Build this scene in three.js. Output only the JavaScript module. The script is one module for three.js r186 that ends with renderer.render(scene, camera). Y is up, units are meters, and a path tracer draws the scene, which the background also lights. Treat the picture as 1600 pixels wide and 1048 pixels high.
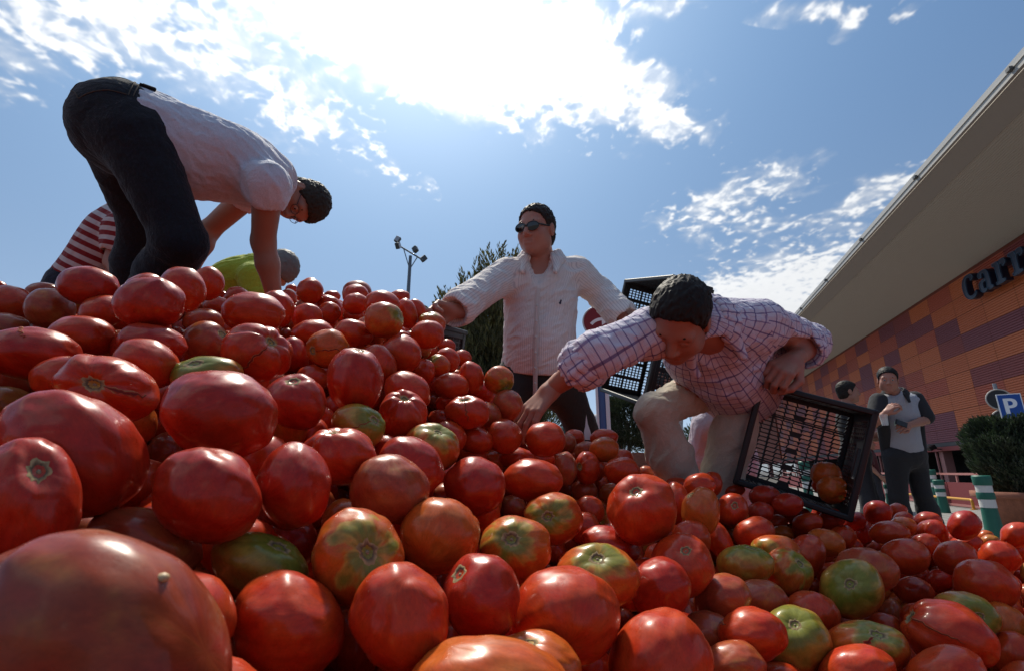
import * as THREE from 'three';
import { mergeGeometries, mergeVertices, toCreasedNormals } from 'three/addons/utils/BufferGeometryUtils.js';
import { RoundedBoxGeometry } from 'three/addons/geometries/RoundedBoxGeometry.js';
import { TextGeometry } from 'three/addons/geometries/TextGeometry.js';
import { FontLoader } from 'three/addons/loaders/FontLoader.js';
import { createNoise2D, createNoise3D } from 'simplex-noise';

// ---------------------------------------------------------------- camera, sky, sun, exposure
const scene = new THREE.Scene();
const W = 1600, H = 1048, F = 760, PITCH = THREE.MathUtils.degToRad(15.6), EYE = 0.75;
const camera = new THREE.PerspectiveCamera(THREE.MathUtils.radToDeg(2 * Math.atan(H / 2 / F)), W / H, 0.01, 4000);
camera.position.set(0, EYE, 0);
camera.rotation.set(PITCH, 0, 0);
camera.focus = 1.5;
camera.userData.fStop = 13;
const renderer = new THREE.WebGLRenderer({ antialias: true });
renderer.setSize(W, H);
renderer.toneMapping = THREE.LinearToneMapping;
renderer.toneMappingExposure = 1.0;
renderer.shadowMap.enabled = true;

const V = (x, y, z) => new THREE.Vector3(x, y, z);
const CP = Math.cos(PITCH), SP = Math.sin(PITCH);
// direction seen at a place of the photograph, and the point on it at a depth in metres along the view axis
const dirAt = (u, v) => { const x = (u - W / 2) / F, y = (H / 2 - v) / F; return V(x, y * CP + SP, -(CP - y * SP)); };
const at = (u, v, d) => dirAt(u, v).multiplyScalar(d).add(V(0, EYE, 0));
const onGround = (u, v) => { const d = dirAt(u, v); return d.multiplyScalar(-EYE / d.y).add(V(0, EYE, 0)); };
const pix = (p) => { const x = p.x, y = p.y - EYE, z = -p.z; const d = z * CP + y * SP, h = y * CP - z * SP; return [W / 2 + F * x / d, H / 2 - F * h / d, d]; };

let seedState = 12345;
const setSeed = (s) => { seedState = s | 0; };
const rnd = () => { seedState = (seedState + 0x6d2b79f5) | 0; let t = Math.imul(seedState ^ (seedState >>> 15), 1 | seedState); t = (t + Math.imul(t ^ (t >>> 7), 61 | t)) ^ t; return ((t ^ (t >>> 14)) >>> 0) / 4294967296; };
const rr = (a, b) => a + (b - a) * rnd();
const n2 = createNoise2D(rnd), n3 = createNoise3D(rnd);
const { clamp, lerp, smoothstep, degToRad } = THREE.MathUtils;
const ss = (a, b, x) => { const t = clamp((x - a) / (b - a), 0, 1); return t * t * (3 - 2 * t); };
const fbm2 = (x, y, o) => { let s = 0, a = 0.5; for (let i = 0; i < o; i++) { s += a * n2(x, y); x = x * 2.03 + 7.1; y = y * 2.03 - 3.7; a *= 0.5; } return s; };

const SUN = dirAt(640, -140).normalize();
const SKY_W = 4096, SKY_H = 2048;
function makeSky() {
  const data = new Float32Array(SKY_W * SKY_H * 4);
  // banks of cloud: where in the sky, their reach, how much cover they add, how fine their puffs are
  const blobs = [];
  const blob = (u, v, ru, rv, rot, s) => {
    const c = dirAt(u, v).normalize(), px = dirAt(u + 1, v).normalize().sub(c), py = dirAt(u, v + 1).normalize().sub(c);
    const k = degToRad(rot), a = px.clone().multiplyScalar(Math.cos(k)).addScaledVector(py, Math.sin(k)), b = py.clone().multiplyScalar(Math.cos(k)).addScaledVector(px, -Math.sin(k));
    blobs.push({ c, a: a.multiplyScalar(1 / (ru * a.lengthSq())), b: b.multiplyScalar(1 / (rv * b.lengthSq())), s });
  };
  blob(600, -10, 300, 120, 8, 1.4); blob(300, 60, 190, 80, 30, 0.62); blob(700, 100, 170, 70, 5, 0.95); blob(860, 70, 120, 80, 20, 0.62);
  blob(1000, 150, 90, 55, 30, 0.7); blob(1060, 195, 60, 30, 20, 0.5); blob(430, 150, 110, 40, 25, 0.42); blob(940, 20, 110, 45, 0, 0.45);
  blob(60, 40, 120, 60, 10, 0.5); blob(20, 110, 80, 100, 50, 0.42); blob(150, 10, 120, 30, 0, 0.5);
  blob(590, 250, 90, 26, 28, 0.5); blob(1110, 340, 90, 38, -8, 0.66); blob(1190, 285, 80, 28, -14, 0.62); blob(1340, 320, 80, 26, -6, 0.6); blob(1400, 285, 60, 18, -10, 0.55);
  blob(1250, 430, 150, 60, -16, 0.78); blob(1150, 470, 120, 40, -6, 0.6); blob(1250, 490, 90, 24, 0, 0.7);
  blob(1290, 15, 90, 24, 15, 0.62); blob(1330, 38, 30, 16, -20, 0.6); blob(1415, 18, 40, 16, -25, 0.62); blob(1060, 8, 60, 14, 0, 0.45); blob(800, 200, 30, 12, 30, 0.4);
  blob(2600, 300, 500, 200, 10, 0.6); blob(-900, 200, 400, 200, 10, 0.6);
  for (let i = 0; i < 26; i++) {   // the rest of the sky, behind and beside the camera, has the same scattered banks
    const az = rr(1.15, 5.1), el = rr(0.15, 1.2), c = V(Math.sin(az) * Math.cos(el), Math.sin(el), -Math.cos(az) * Math.cos(el));
    const a = V(Math.cos(az), 0, Math.sin(az)), b = c.clone().cross(a), k = rr(0, 3), r1 = rr(0.12, 0.3), r2 = rr(0.05, 0.14);
    const a2 = a.clone().multiplyScalar(Math.cos(k)).addScaledVector(b, Math.sin(k)), b2 = b.clone().multiplyScalar(Math.cos(k)).addScaledVector(a, -Math.sin(k));
    blobs.push({ c, a: a2.multiplyScalar(1 / r1), b: b2.multiplyScalar(1 / r2), s: rr(0.4, 0.7) });
  }
  const d = V(0, 0, 0);
  for (let row = 0; row < SKY_H; row++) {
    const up = ((row + 0.5) / SKY_H - 0.5) * Math.PI, y = Math.sin(up), cu = Math.cos(up);
    for (let col = 0; col < SKY_W; col++) {
      const o = (row * SKY_W + col) * 4; data[o + 3] = 1;
      if (y < -0.02) { data[o] = 0.30; data[o + 1] = 0.32; data[o + 2] = 0.33; continue; }
      const az = ((col + 0.5) / SKY_W - 0.5) * 2 * Math.PI, x = Math.cos(az) * cu, z = Math.sin(az) * cu;
      const cg = x * SUN.x + y * SUN.y + z * SUN.z, g = Math.acos(clamp(cg, -1, 1));
      const el = Math.max(0, y), glow = Math.exp(-Math.pow(g / 0.50, 1.6)), wide = Math.exp(-Math.pow(g / 0.78, 2)), core = Math.exp(-Math.pow(g / 0.28, 2)), hz = Math.exp(-el / 0.27) * (0.40 + 0.60 * ss(-0.4, 0.6, cg)), bs = lerp(0.70, 1, ss(-0.6, 0.4, cg));
      // clear air: blue above, pale towards the horizon and round the sun
      let r = 0.030 * bs + 0.54 * hz + 0.11 * wide + 0.36 * glow + 0.6 * core, gg = 0.108 * bs + 0.62 * hz + 0.22 * wide + 0.40 * glow + 0.6 * core, b = 0.285 * bs + 0.62 * hz + 0.38 * wide + 0.36 * glow + 0.6 * core;
      // clouds
      let env = -0.5; d.set(x, y, z);
      for (const q of blobs) {
        const dx = x - q.c.x, dy = y - q.c.y, dz = z - q.c.z;
        const e2 = (dx * q.a.x + dy * q.a.y + dz * q.a.z) ** 2 + (dx * q.b.x + dy * q.b.y + dz * q.b.z) ** 2;
        if (e2 < 6 && x * q.c.x + y * q.c.y + z * q.c.z > 0) env += q.s * Math.exp(-e2);
      }
      if (env > -0.42 && y > 0.01) {
        const px = x / (y + 0.12), pz = z / (y + 0.12), wx = px + 0.012 * n2(px * 6, pz * 6), wz = pz + 0.012 * n2(px * 6 + 9, pz * 6);
        const big = fbm2(wx * 2.6, wz * 2.6, 2), puff = fbm2(wx * 16, wz * 16 + 5, 4), cell = 1 - Math.abs(n2(wx * 24 + 31, wz * 24));
        const soft = fbm2(wx * 5 + 3, wz * 5, 3), dens = env + 0.42 * big + 0.75 * puff + 0.22 * (cell - 0.6);
        const veil = 0.62 * ss(-0.30, 0.55, env + 0.55 * soft + 0.25 * big + 0.25 * puff), tuft = ss(-0.06, 0.52, dens), alpha = 1 - (1 - veil) * (1 - tuft), thick = ss(0.1, 0.9, dens);
        const lit = 0.62 + 0.26 * alpha + 0.28 * wide + 0.40 * glow + 0.6 * core - 0.10 * thick * (1 - wide) + 0.08 * puff;
        const a = alpha * 0.96;
        r = lerp(r, lit * 0.97, a); gg = lerp(gg, lit * 0.985, a); b = lerp(b, lit, a);
      }
      data[o] = r; data[o + 1] = gg; data[o + 2] = b;
    }
  }
  const t = new THREE.DataTexture(data, SKY_W, SKY_H, THREE.RGBAFormat, THREE.FloatType);
  t.mapping = THREE.EquirectangularReflectionMapping; t.magFilter = THREE.LinearFilter; t.minFilter = THREE.LinearFilter; t.needsUpdate = true;
  return t;
}
const skyTexture = makeSky();
scene.background = skyTexture;
scene.environment = skyTexture;

const sun = new THREE.DirectionalLight(new THREE.Color(1, 0.93, 0.79), 4.6);
sun.position.copy(SUN).multiplyScalar(60); sun.target.position.set(0, 0.5, -1); scene.add(sun, sun.target);
sun.position.add(sun.target.position);
sun.castShadow = true; sun.shadow.radius = 9; sun.shadow.mapSize.set(4096, 4096);
Object.assign(sun.shadow.camera, { left: -30, right: 30, top: 30, bottom: -30, near: 1, far: 140 });

// ---------------------------------------------------------------- naming
const taken = {};
const numbered = (name) => { const n = taken[name] = (taken[name] ?? -1) + 1; return n ? `${name}_${String(n).padStart(3, '0')}` : name; };
const shade = (o) => { o.castShadow = true; o.receiveShadow = true; return o; };
function tag(o, label, category, group) { o.userData.label = label; o.userData.category = category; if (group) o.userData.group = group; return o; }
function thing(name, label, category, position = V(0, 0, 0), turn = 0, group) {
  const o = new THREE.Group(); o.name = numbered(name); o.position.copy(position); o.rotation.y = turn; scene.add(o);
  return tag(o, label, category, group);
}
function part(name, geometry, mat, parent, label) {
  const geo = Array.isArray(geometry) ? mergeGeometries(geometry.map((g) => g.index ? g.toNonIndexed() : g).map((g) => { for (const k of Object.keys(g.attributes)) if (!['position', 'normal', 'uv', 'color'].includes(k)) g.deleteAttribute(k); return g; })) : geometry;
  const m = shade(new THREE.Mesh(geo, mat)); m.name = parent === scene ? numbered(name) : name; parent.add(m);
  if (label) m.userData.label = label;
  return m;
}
function struct(name, geometry, mat) { const m = part(name, geometry, mat, scene); m.userData.kind = 'structure'; return m; }
const lin = (r, g, b) => new THREE.Color().setRGB(r, g, b);
const std = (c, roughness = 0.8, more = {}) => new THREE.MeshStandardMaterial({ color: c, roughness, ...more });
const boxAt = (w, h, d, x = 0, y = 0, z = 0) => new THREE.BoxGeometry(w, h, d).translate(x, y, z);
const rbox = (w, h, d, r, x = 0, y = 0, z = 0) => new RoundedBoxGeometry(w, h, d, 2, r).translate(x, y, z);
function bar(a, b, ra, rb = ra, sides = 10) {
  const g = new THREE.CylinderGeometry(rb, ra, a.distanceTo(b), sides);
  g.applyQuaternion(new THREE.Quaternion().setFromUnitVectors(V(0, 1, 0), b.clone().sub(a).normalize()));
  const m = a.clone().lerp(b, 0.5); return g.translate(m.x, m.y, m.z);
}
// a grey noise texture: f(u, v) in 0..1, tiling when f tiles
function tex(w, h, f, { srgb = false, repeat } = {}) {
  const a = new Uint8Array(w * h * 4);
  for (let y = 0; y < h; y++) for (let x = 0; x < w; x++) {
    const c = f((x + 0.5) / w, (y + 0.5) / h), o = (y * w + x) * 4, k = typeof c === 'number' ? [c, c, c] : c;
    for (let i = 0; i < 3; i++) a[o + i] = clamp(Math.round(k[i] * 255), 0, 255); a[o + 3] = 255;
  }
  const t = new THREE.DataTexture(a, w, h, THREE.RGBAFormat, THREE.UnsignedByteType);
  t.wrapS = t.wrapT = THREE.RepeatWrapping; t.magFilter = THREE.LinearFilter; t.minFilter = THREE.LinearFilter; t.needsUpdate = true;
  if (srgb) t.colorSpace = THREE.SRGBColorSpace; if (repeat) t.repeat.set(...repeat);
  return t;
}
// noise that tiles over the unit square
const n4 = (() => { const m = createNoise3D(rnd); return m; })();
const tile2 = (u, v, k, s = 0) => { const a = u * 2 * Math.PI, b = v * 2 * Math.PI; return 0.5 * (n3(Math.cos(a) * k + s, Math.sin(a) * k, Math.cos(b) * k + s) + n4(Math.sin(b) * k, Math.cos(a) * k + s, Math.sin(a + b) * k)); };
// ---------------------------------------------------------------- ground, pavement, hills
const TH = degToRad(16.2), ALONG = V(Math.sin(TH), 0, -Math.cos(TH)), ACROSS = V(Math.cos(TH), 0, Math.sin(TH));
const site = (a, y, n) => V(ALONG.x * a + ACROSS.x * n, y, ALONG.z * a + ACROSS.z * n);   // metres along the building, up, and across towards it
const asphaltTex = tex(512, 512, (u, v) => 0.72 + 0.22 * tile2(u, v, 60, 1) + 0.14 * tile2(u, v, 3, 2) + 0.10 * tile2(u, v, 12, 5));
asphaltTex.repeat.set(600, 600);
struct('ground', new THREE.CircleGeometry(1500, 96).rotateX(-Math.PI / 2), std(lin(0.105, 0.10, 0.096), 0.92, { map: asphaltTex }));
const paveTex = tex(256, 256, (u, v) => { const j = Math.abs(((v * 4) % 1) - 0.5) > 0.40 ? 0.55 : 1; return j * (0.86 + 0.10 * tile2(u, v, 4, 3) + 0.10 * tile2(u, v, 30, 6)); });
paveTex.repeat.set(1 / 1.2, 1 / 0.9);
{
  const g = new THREE.PlaneGeometry(1, 1, 1, 1).rotateX(-Math.PI / 2); const p = g.attributes.position, uv = g.attributes.uv;
  const c = [[1.6, 0], [6.0, 0], [1.6, 60], [6.0, 60]];
  const quad = (n0, n1, a0, a1, y, m, nm) => { const q = new THREE.BufferGeometry(), v = [site(a0, y, n0), site(a0, y, n1), site(a1, y, n1), site(a1, y, n0)]; q.setAttribute('position', new THREE.Float32BufferAttribute(v.flatMap((k) => k.toArray()), 3)); q.setAttribute('uv', new THREE.Float32BufferAttribute([a0, n0, a0, n1, a1, n1, a1, n0], 2)); q.setIndex([0, 1, 2, 0, 2, 3]); q.computeVertexNormals(); return struct(nm, q, m); };
  quad(2.2, 6.2, 1, 80, 0.012, std(lin(0.27, 0.26, 0.245), 0.88, { map: paveTex, bumpMap: paveTex, bumpScale: 0.004 }), 'pavement');
}
{
  const pts = [], idx = []; const N = 120, bear = (i) => -1.5 + 2.4 * i / N;
  for (let i = 0; i <= N; i++) { const b = bear(i), h = 38 + 22 * n2(i * 0.13, 4) + 8 * n2(i * 0.5, 9); for (const [r, y] of [[1150, 0], [1300, h * 0.7], [1420, h]]) pts.push(Math.sin(b) * r, y, -Math.cos(b) * r); }
  for (let i = 0; i < N; i++) for (let k = 0; k < 2; k++) { const a = i * 3 + k; idx.push(a, a + 3, a + 1, a + 1, a + 3, a + 4); }
  const g = new THREE.BufferGeometry(); g.setAttribute('position', new THREE.Float32BufferAttribute(pts, 3)); g.setIndex(idx); g.computeVertexNormals();
  struct('hills', g, std(lin(0.20, 0.22, 0.24), 1));
}
// ---------------------------------------------------------------- bodies: smooth fields of tapered limbs, meshed
const cap = (a, b, ra, rb = ra, k = 0.03) => {
  const ba = b.clone().sub(a), l2 = Math.max(1e-9, ba.lengthSq()), R = Math.max(ra, rb);
  return { k, lo: a.clone().min(b).subScalar(R), hi: a.clone().max(b).addScalar(R), f: (x, y, z) => { const px = x - a.x, py = y - a.y, pz = z - a.z, t = clamp((px * ba.x + py * ba.y + pz * ba.z) / l2, 0, 1); return Math.hypot(px - ba.x * t, py - ba.y * t, pz - ba.z * t) - ra - (rb - ra) * t; } };
};
// ellipsoid with half-axes r along the columns of the basis m
const ell = (c, r, m, k = 0.03) => {
  const e = m.elements, R = Math.max(r[0], r[1], r[2]);
  return { k, lo: c.clone().subScalar(R), hi: c.clone().addScalar(R), f: (x, y, z) => {
    const px = x - c.x, py = y - c.y, pz = z - c.z, a = (px * e[0] + py * e[1] + pz * e[2]) / r[0], b = (px * e[4] + py * e[5] + pz * e[6]) / r[1], d = (px * e[8] + py * e[9] + pz * e[10]) / r[2];
    const k0 = Math.hypot(a, b, d), k1 = Math.hypot(a / r[0], b / r[1], d / r[2]); return k1 < 1e-6 ? -Math.min(r[0], r[1], r[2]) : k0 * (k0 - 1) / k1; } };
};
const minus = (p) => ({ ...p, cut: true });
const plane = (p, n) => ({ k: 0, all: true, cutPlane: true, f: (x, y, z) => (x - p.x) * n.x + (y - p.y) * n.y + (z - p.z) * n.z });   // keeps what lies behind n
const basis = (x, y, z) => new THREE.Matrix4().makeBasis(x, y, z);
const IDM = new THREE.Matrix4();
// orthonormal basis with y along up and z as near to fwd as can be
function frame(up, fwd) { const y = up.clone().normalize(), x = y.clone().cross(fwd).normalize(), z = x.clone().cross(y); return basis(x, y, z); }
function fieldMesh(prims, cell, { bump, lo: lo0, hi: hi0 } = {}) {
  const lo = V(1e9, 1e9, 1e9), hi = V(-1e9, -1e9, -1e9);
  for (const p of prims) if (!p.cut && !p.all) { lo.min(p.lo); hi.max(p.hi); }
  if (lo0) lo.max(lo0); if (hi0) hi.min(hi0);
  lo.subScalar(cell * 3); hi.addScalar(cell * 3);
  const nx = Math.ceil((hi.x - lo.x) / cell) + 1, ny = Math.ceil((hi.y - lo.y) / cell) + 1, nz = Math.ceil((hi.z - lo.z) / cell) + 1;
  const f = new Float32Array(nx * ny * nz).fill(1);
  for (const p of prims) {
    const m = (p.k || 0) + cell * 3;
    const i0 = p.all ? 0 : Math.max(0, Math.floor((p.lo.x - m - lo.x) / cell)), i1 = p.all ? nx - 1 : Math.min(nx - 1, Math.ceil((p.hi.x + m - lo.x) / cell));
    const j0 = p.all ? 0 : Math.max(0, Math.floor((p.lo.y - m - lo.y) / cell)), j1 = p.all ? ny - 1 : Math.min(ny - 1, Math.ceil((p.hi.y + m - lo.y) / cell));
    const k0 = p.all ? 0 : Math.max(0, Math.floor((p.lo.z - m - lo.z) / cell)), k1 = p.all ? nz - 1 : Math.min(nz - 1, Math.ceil((p.hi.z + m - lo.z) / cell));
    for (let k = k0; k <= k1; k++) for (let j = j0; j <= j1; j++) for (let i = i0; i <= i1; i++) {
      const o = (k * ny + j) * nx + i, a = f[o], d = p.f(lo.x + i * cell, lo.y + j * cell, lo.z + k * cell);
      if (p.cutPlane) { f[o] = Math.max(a, d); continue; }
      if (p.cut) { const h = p.k ? Math.max(p.k - Math.abs(a + d), 0) / p.k : 0; f[o] = Math.max(a, -d) + h * h * p.k * 0.25; continue; }
      const h = p.k ? Math.max(p.k - Math.abs(a - d), 0) / p.k : 0; f[o] = Math.min(a, d) - h * h * p.k * 0.25;
    }
  }
  if (bump) for (let k = 0, o = 0; k < nz; k++) for (let j = 0; j < ny; j++) for (let i = 0; i < nx; i++, o++) if (Math.abs(f[o]) < cell * 4 + 0.012) f[o] += bump(lo.x + i * cell, lo.y + j * cell, lo.z + k * cell);
  // surface nets
  const at3 = new Int32Array(nx * ny * nz).fill(-1), pos = [], idx = [], sx = 1, sy = nx, sz = nx * ny;
  for (let k = 0; k < nz - 1; k++) for (let j = 0; j < ny - 1; j++) for (let i = 0; i < nx - 1; i++) {
    const o = (k * ny + j) * nx + i; let n = 0, x = 0, y = 0, z = 0, mask = 0;
    for (let c = 0; c < 8; c++) if (f[o + (c & 1) + ((c >> 1) & 1) * sy + (c >> 2) * sz] < 0) mask |= 1 << c;
    if (!mask || mask === 255) continue;
    for (let c = 0; c < 8; c++) for (const b of [1, 2, 4]) if (!(c & b)) {
      const d = c | b; if (((mask >> c) & 1) === ((mask >> d) & 1)) continue;
      const fa = f[o + (c & 1) + ((c >> 1) & 1) * sy + (c >> 2) * sz], fb = f[o + (d & 1) + ((d >> 1) & 1) * sy + (d >> 2) * sz], t = fa / (fa - fb);
      x += (c & 1) + (b === 1 ? t : 0); y += ((c >> 1) & 1) + (b === 2 ? t : 0); z += (c >> 2) + (b === 4 ? t : 0); n++;
    }
    at3[o] = pos.length / 3; pos.push(lo.x + (i + x / n) * cell, lo.y + (j + y / n) * cell, lo.z + (k + z / n) * cell);
  }
  const quad = (a, b, c, d, flip) => { if (a < 0 || b < 0 || c < 0 || d < 0) return; flip ? idx.push(a, c, b, a, d, c) : idx.push(a, b, c, a, c, d); };
  for (let k = 1; k < nz - 1; k++) for (let j = 1; j < ny - 1; j++) for (let i = 1; i < nx - 1; i++) {
    const o = (k * ny + j) * nx + i, a = f[o] < 0;
    if (a !== f[o + sx] < 0) quad(at3[o - sy - sz], at3[o - sz], at3[o], at3[o - sy], !a);
    if (a !== f[o + sy] < 0) quad(at3[o - sx - sz], at3[o - sx], at3[o], at3[o - sz], !a);
    if (a !== f[o + sz] < 0) quad(at3[o - sx - sy], at3[o - sy], at3[o], at3[o - sx], !a);
  }
  const g = new THREE.BufferGeometry(); g.setAttribute('position', new THREE.Float32BufferAttribute(pos, 3)); g.setIndex(idx); g.computeVertexNormals();
  return g;
}
// cloth coordinates in metres: along and round the nearest limb
function wrapCloth(g, bones) {
  const n = g.toNonIndexed(), p = n.attributes.position, uv = new Float32Array(p.count * 2), q = V(0, 0, 0);
  const B = bones.map(([a, b, r, ref, off = 0]) => { const y = b.clone().sub(a), l = y.length(); y.normalize(); const x = ref.clone().addScaledVector(y, -ref.dot(y)).normalize(), z = x.clone().cross(y); return { a, y, l, r, x, z, off }; });
  for (let t = 0; t < p.count; t += 3) {
    let best = null, bd = 1e9;
    q.set(0, 0, 0); for (let k = 0; k < 3; k++) q.add(V(p.getX(t + k), p.getY(t + k), p.getZ(t + k))); q.multiplyScalar(1 / 3);
    for (const b of B) { const d = q.clone().sub(b.a), s = clamp(d.dot(b.y), 0, b.l), e = d.addScaledVector(b.y, -s).length() - b.r; if (e < bd) { bd = e; best = b; } }
    let u0 = 0;
    for (let k = 0; k < 3; k++) {
      const d = V(p.getX(t + k), p.getY(t + k), p.getZ(t + k)).sub(best.a); let u = Math.atan2(d.dot(best.z), d.dot(best.x));
      if (k === 0) u0 = u; else { if (u - u0 > Math.PI) u -= 2 * Math.PI; if (u - u0 < -Math.PI) u += 2 * Math.PI; }
      uv[(t + k) * 2] = u * best.r + best.off; uv[(t + k) * 2 + 1] = d.dot(best.y) + best.off;
    }
  }
  n.setAttribute('uv', new THREE.BufferAttribute(uv, 2)); return n;
}
const HEADUNIT = 1;
// c: middle of the head at the eyes; m: x to the head's left, y up, z where the face looks
function headPrims(c, m, s = 1, heavy = 1) {
  const P = (x, y, z) => V(x * s, y * s, z * s).applyMatrix4(m).add(c), E = (x, y, z, a, b, d, k = 0.02) => ell(P(x, y, z), [a * s, b * s, d * s], m, k * s), C = (a, b, ra, rb, k = 0.015) => cap(P(...a), P(...b), ra * s, rb * s, k * s);
  const out = [E(0, 0.036, -0.014, 0.077, 0.086, 0.097), E(0, -0.028, 0.022, 0.063 * heavy, 0.088, 0.070, 0.03), E(0, -0.080, 0.040, 0.045 * heavy, 0.034, 0.042, 0.03), E(0, -0.102, 0.066, 0.022, 0.016, 0.018, 0.025)];
  for (const x of [-1, 1]) out.push(E(x * 0.040 * heavy, -0.034, 0.054, 0.027, 0.030, 0.026, 0.03), E(x * 0.053 * heavy, -0.066, 0.012, 0.020, 0.030, 0.030, 0.03));
  out.push(C([-0.042, 0.021, 0.074], [0.042, 0.021, 0.074], 0.013, 0.013, 0.02));
  for (const x of [-1, 1]) out.push(minus(E(x * 0.031, 0.001, 0.104, 0.019, 0.012, 0.018, 0.016)), E(x * 0.031, 0.000, 0.079, 0.0155, 0.0125, 0.0130, 0.006), minus(E(x * 0.031, -0.002, 0.094, 0.0115, 0.0036, 0.009, 0.003)));
  out.push(C([0, 0.010, 0.086], [0, -0.030, 0.107], 0.0085, 0.0125, 0.014), E(0.013, -0.036, 0.096, 0.009, 0.008, 0.010, 0.008), E(-0.013, -0.036, 0.096, 0.009, 0.008, 0.010, 0.008));
  out.push(C([-0.020, -0.062, 0.083], [0.020, -0.062, 0.083], 0.0065, 0.0065, 0.008), C([-0.017, -0.073, 0.083], [0.017, -0.073, 0.083], 0.0075, 0.0075, 0.008), minus(C([-0.023, -0.0675, 0.094], [0.023, -0.0675, 0.094], 0.0035, 0.0035, 0.004)));
  for (const x of [-1, 1]) out.push(E(x * 0.080, -0.006, -0.012, 0.009, 0.032, 0.020, 0.010), minus(E(x * 0.091, -0.004, -0.008, 0.006, 0.020, 0.011, 0.006)));
  return out;
}
function hairGeometry(c, m, s, { line = 0, thick = 0.012, side = 0, back = 0 } = {}, cell = 0.0045) {
  const P = (x, y, z) => V(x * s, y * s, z * s).applyMatrix4(m).add(c), E = (x, y, z, a, b, d, k = 0.01) => ell(P(x, y, z), [a * s, b * s, d * s], m, k * s);
  const inv = m.clone().invert();
  const prims = [E(0, 0.040, -0.016, 0.078 + thick, 0.086 + thick, 0.098 + thick), E(0, -0.02, -0.045, 0.070 + thick * 0.6, 0.075 + back, 0.062 + thick * 0.6, 0.02), minus(E(0, -0.050, 0.092, 0.135, 0.108 + line, 0.088, 0.008)), minus(E(0, -0.115, 0.02, 0.1, 0.09 - side, 0.06, 0.01)), minus(E(0, -0.150 - back, -0.05, 0.12, 0.075, 0.11, 0.01)), minus(E(0.088, -0.012, -0.004, 0.018, 0.03, 0.022, 0.006)), minus(E(-0.088, -0.012, -0.004, 0.018, 0.03, 0.022, 0.006))];
  return fieldMesh(prims, cell * s, { bump: (x, y, z) => { const q = V(x - c.x, y - c.y, z - c.z).applyMatrix4(inv); return 0.0030 * n3(q.x * 190, q.y * 60, q.z * 45) + 0.0026 * n3(q.x * 75, q.y * 34, q.z * 28); } });
}
// w: wrist; along: wrist to knuckles; palm: out of the palm; thumb: +1 where x = along x palm is the thumb's side, -1 on the other; curl: bend of each finger joint
function handPrims(w, along, palm, thumb, curl = 0.5, s = 1, spread = 0.10, thumbIn = 0.5) {
  const y = along.clone().normalize(), x = y.clone().cross(palm).normalize().multiplyScalar(thumb), z = palm.clone().addScaledVector(y, -palm.dot(y)).normalize();
  const P = (a, b, d) => w.clone().addScaledVector(x, a * s).addScaledVector(y, b * s).addScaledVector(z, d * s), out = [];
  out.push(cap(w.clone().addScaledVector(y, -0.03 * s), P(0, 0.015, 0), 0.027 * s, 0.027 * s, 0.02));
  const roots = [[0.030, 0.088, 0.040], [0.010, 0.094, 0.045], [-0.011, 0.090, 0.041], [-0.030, 0.080, 0.032]];
  roots.forEach(([fx, fy, len], i) => {
    const a = P(fx * 0.55, 0.010, 0), k = P(fx, fy, 0); out.push(cap(a, k, 0.0145 * s, 0.0115 * s, 0.014));
    let p = k.clone(), ang = 0; const side = -(fx) * spread / 0.03 * -1;
    const cs = Array.isArray(curl) ? curl[i] : curl;
    [[len, cs * 0.9, 0.0098], [len * 0.66, cs * 1.15, 0.0090], [len * 0.52, cs * 0.7, 0.0080]].forEach(([l, c, r], j) => {
      ang += c; const q = p.clone().addScaledVector(y, Math.cos(ang) * l * s).addScaledVector(z, Math.sin(ang) * l * s).addScaledVector(x, side * l * s * (j ? 0.3 : 1));
      out.push(cap(p, q, r * 1.08 * s, r * s, 0.0035)); p = q;
    });
  });
  const t0 = P(0.022, 0.018, 0.008), t1 = P(0.050, 0.052, 0.016 + 0.020 * thumbIn), t2 = P(0.056 - 0.018 * thumbIn, 0.084, 0.022 + 0.036 * thumbIn), t3 = P(0.050 - 0.036 * thumbIn, 0.106, 0.026 + 0.050 * thumbIn);
  out.push(cap(t0, t1, 0.018 * s, 0.0135 * s, 0.016), cap(t1, t2, 0.0125 * s, 0.0108 * s, 0.004), cap(t2, t3, 0.0108 * s, 0.0088 * s, 0.004));
  return out;
}
const nails = null;
// shared materials of people
const skinTone = tex(256, 256, (u, v) => 0.86 + 0.10 * tile2(u, v, 5, 3) + 0.07 * tile2(u, v, 24, 6));
const skinMat = (r, g, b) => new THREE.MeshPhysicalMaterial({ color: lin(r, g, b), roughness: 0.52, sheen: 0.15, sheenColor: lin(0.8, 0.4, 0.3), sheenRoughness: 0.5 });
const weave = tex(256, 256, (u, v) => 0.5 + 0.18 * Math.sin(u * Math.PI * 2 * 64) * Math.sin(v * Math.PI * 2 * 64) + 0.3 * tile2(u, v, 3, 4) + 0.15 * tile2(u, v, 9, 2));
const cloth = (map, color = lin(1, 1, 1), roughness = 0.86, bump = 0.0025, rep = 3) => { const b = weave.clone(); b.repeat.set(rep, rep); b.needsUpdate = true; return new THREE.MeshPhysicalMaterial({ color, map, roughness, bumpMap: b, bumpScale: bump, sheen: 0.25, sheenRoughness: 0.6, sheenColor: lin(1, 1, 1) }); };
const hairStreak = tex(256, 256, (u, v) => 0.5 + 0.5 * tile2(u, v * 0.1, 18, 3));
const hairMat = (r, g, b) => new THREE.MeshPhysicalMaterial({ color: lin(r, g, b), roughness: 0.62, specularIntensity: 0.45 });
const blackPlastic = new THREE.MeshPhysicalMaterial({ color: lin(0.012, 0.013, 0.015), roughness: 0.42 });
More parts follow.
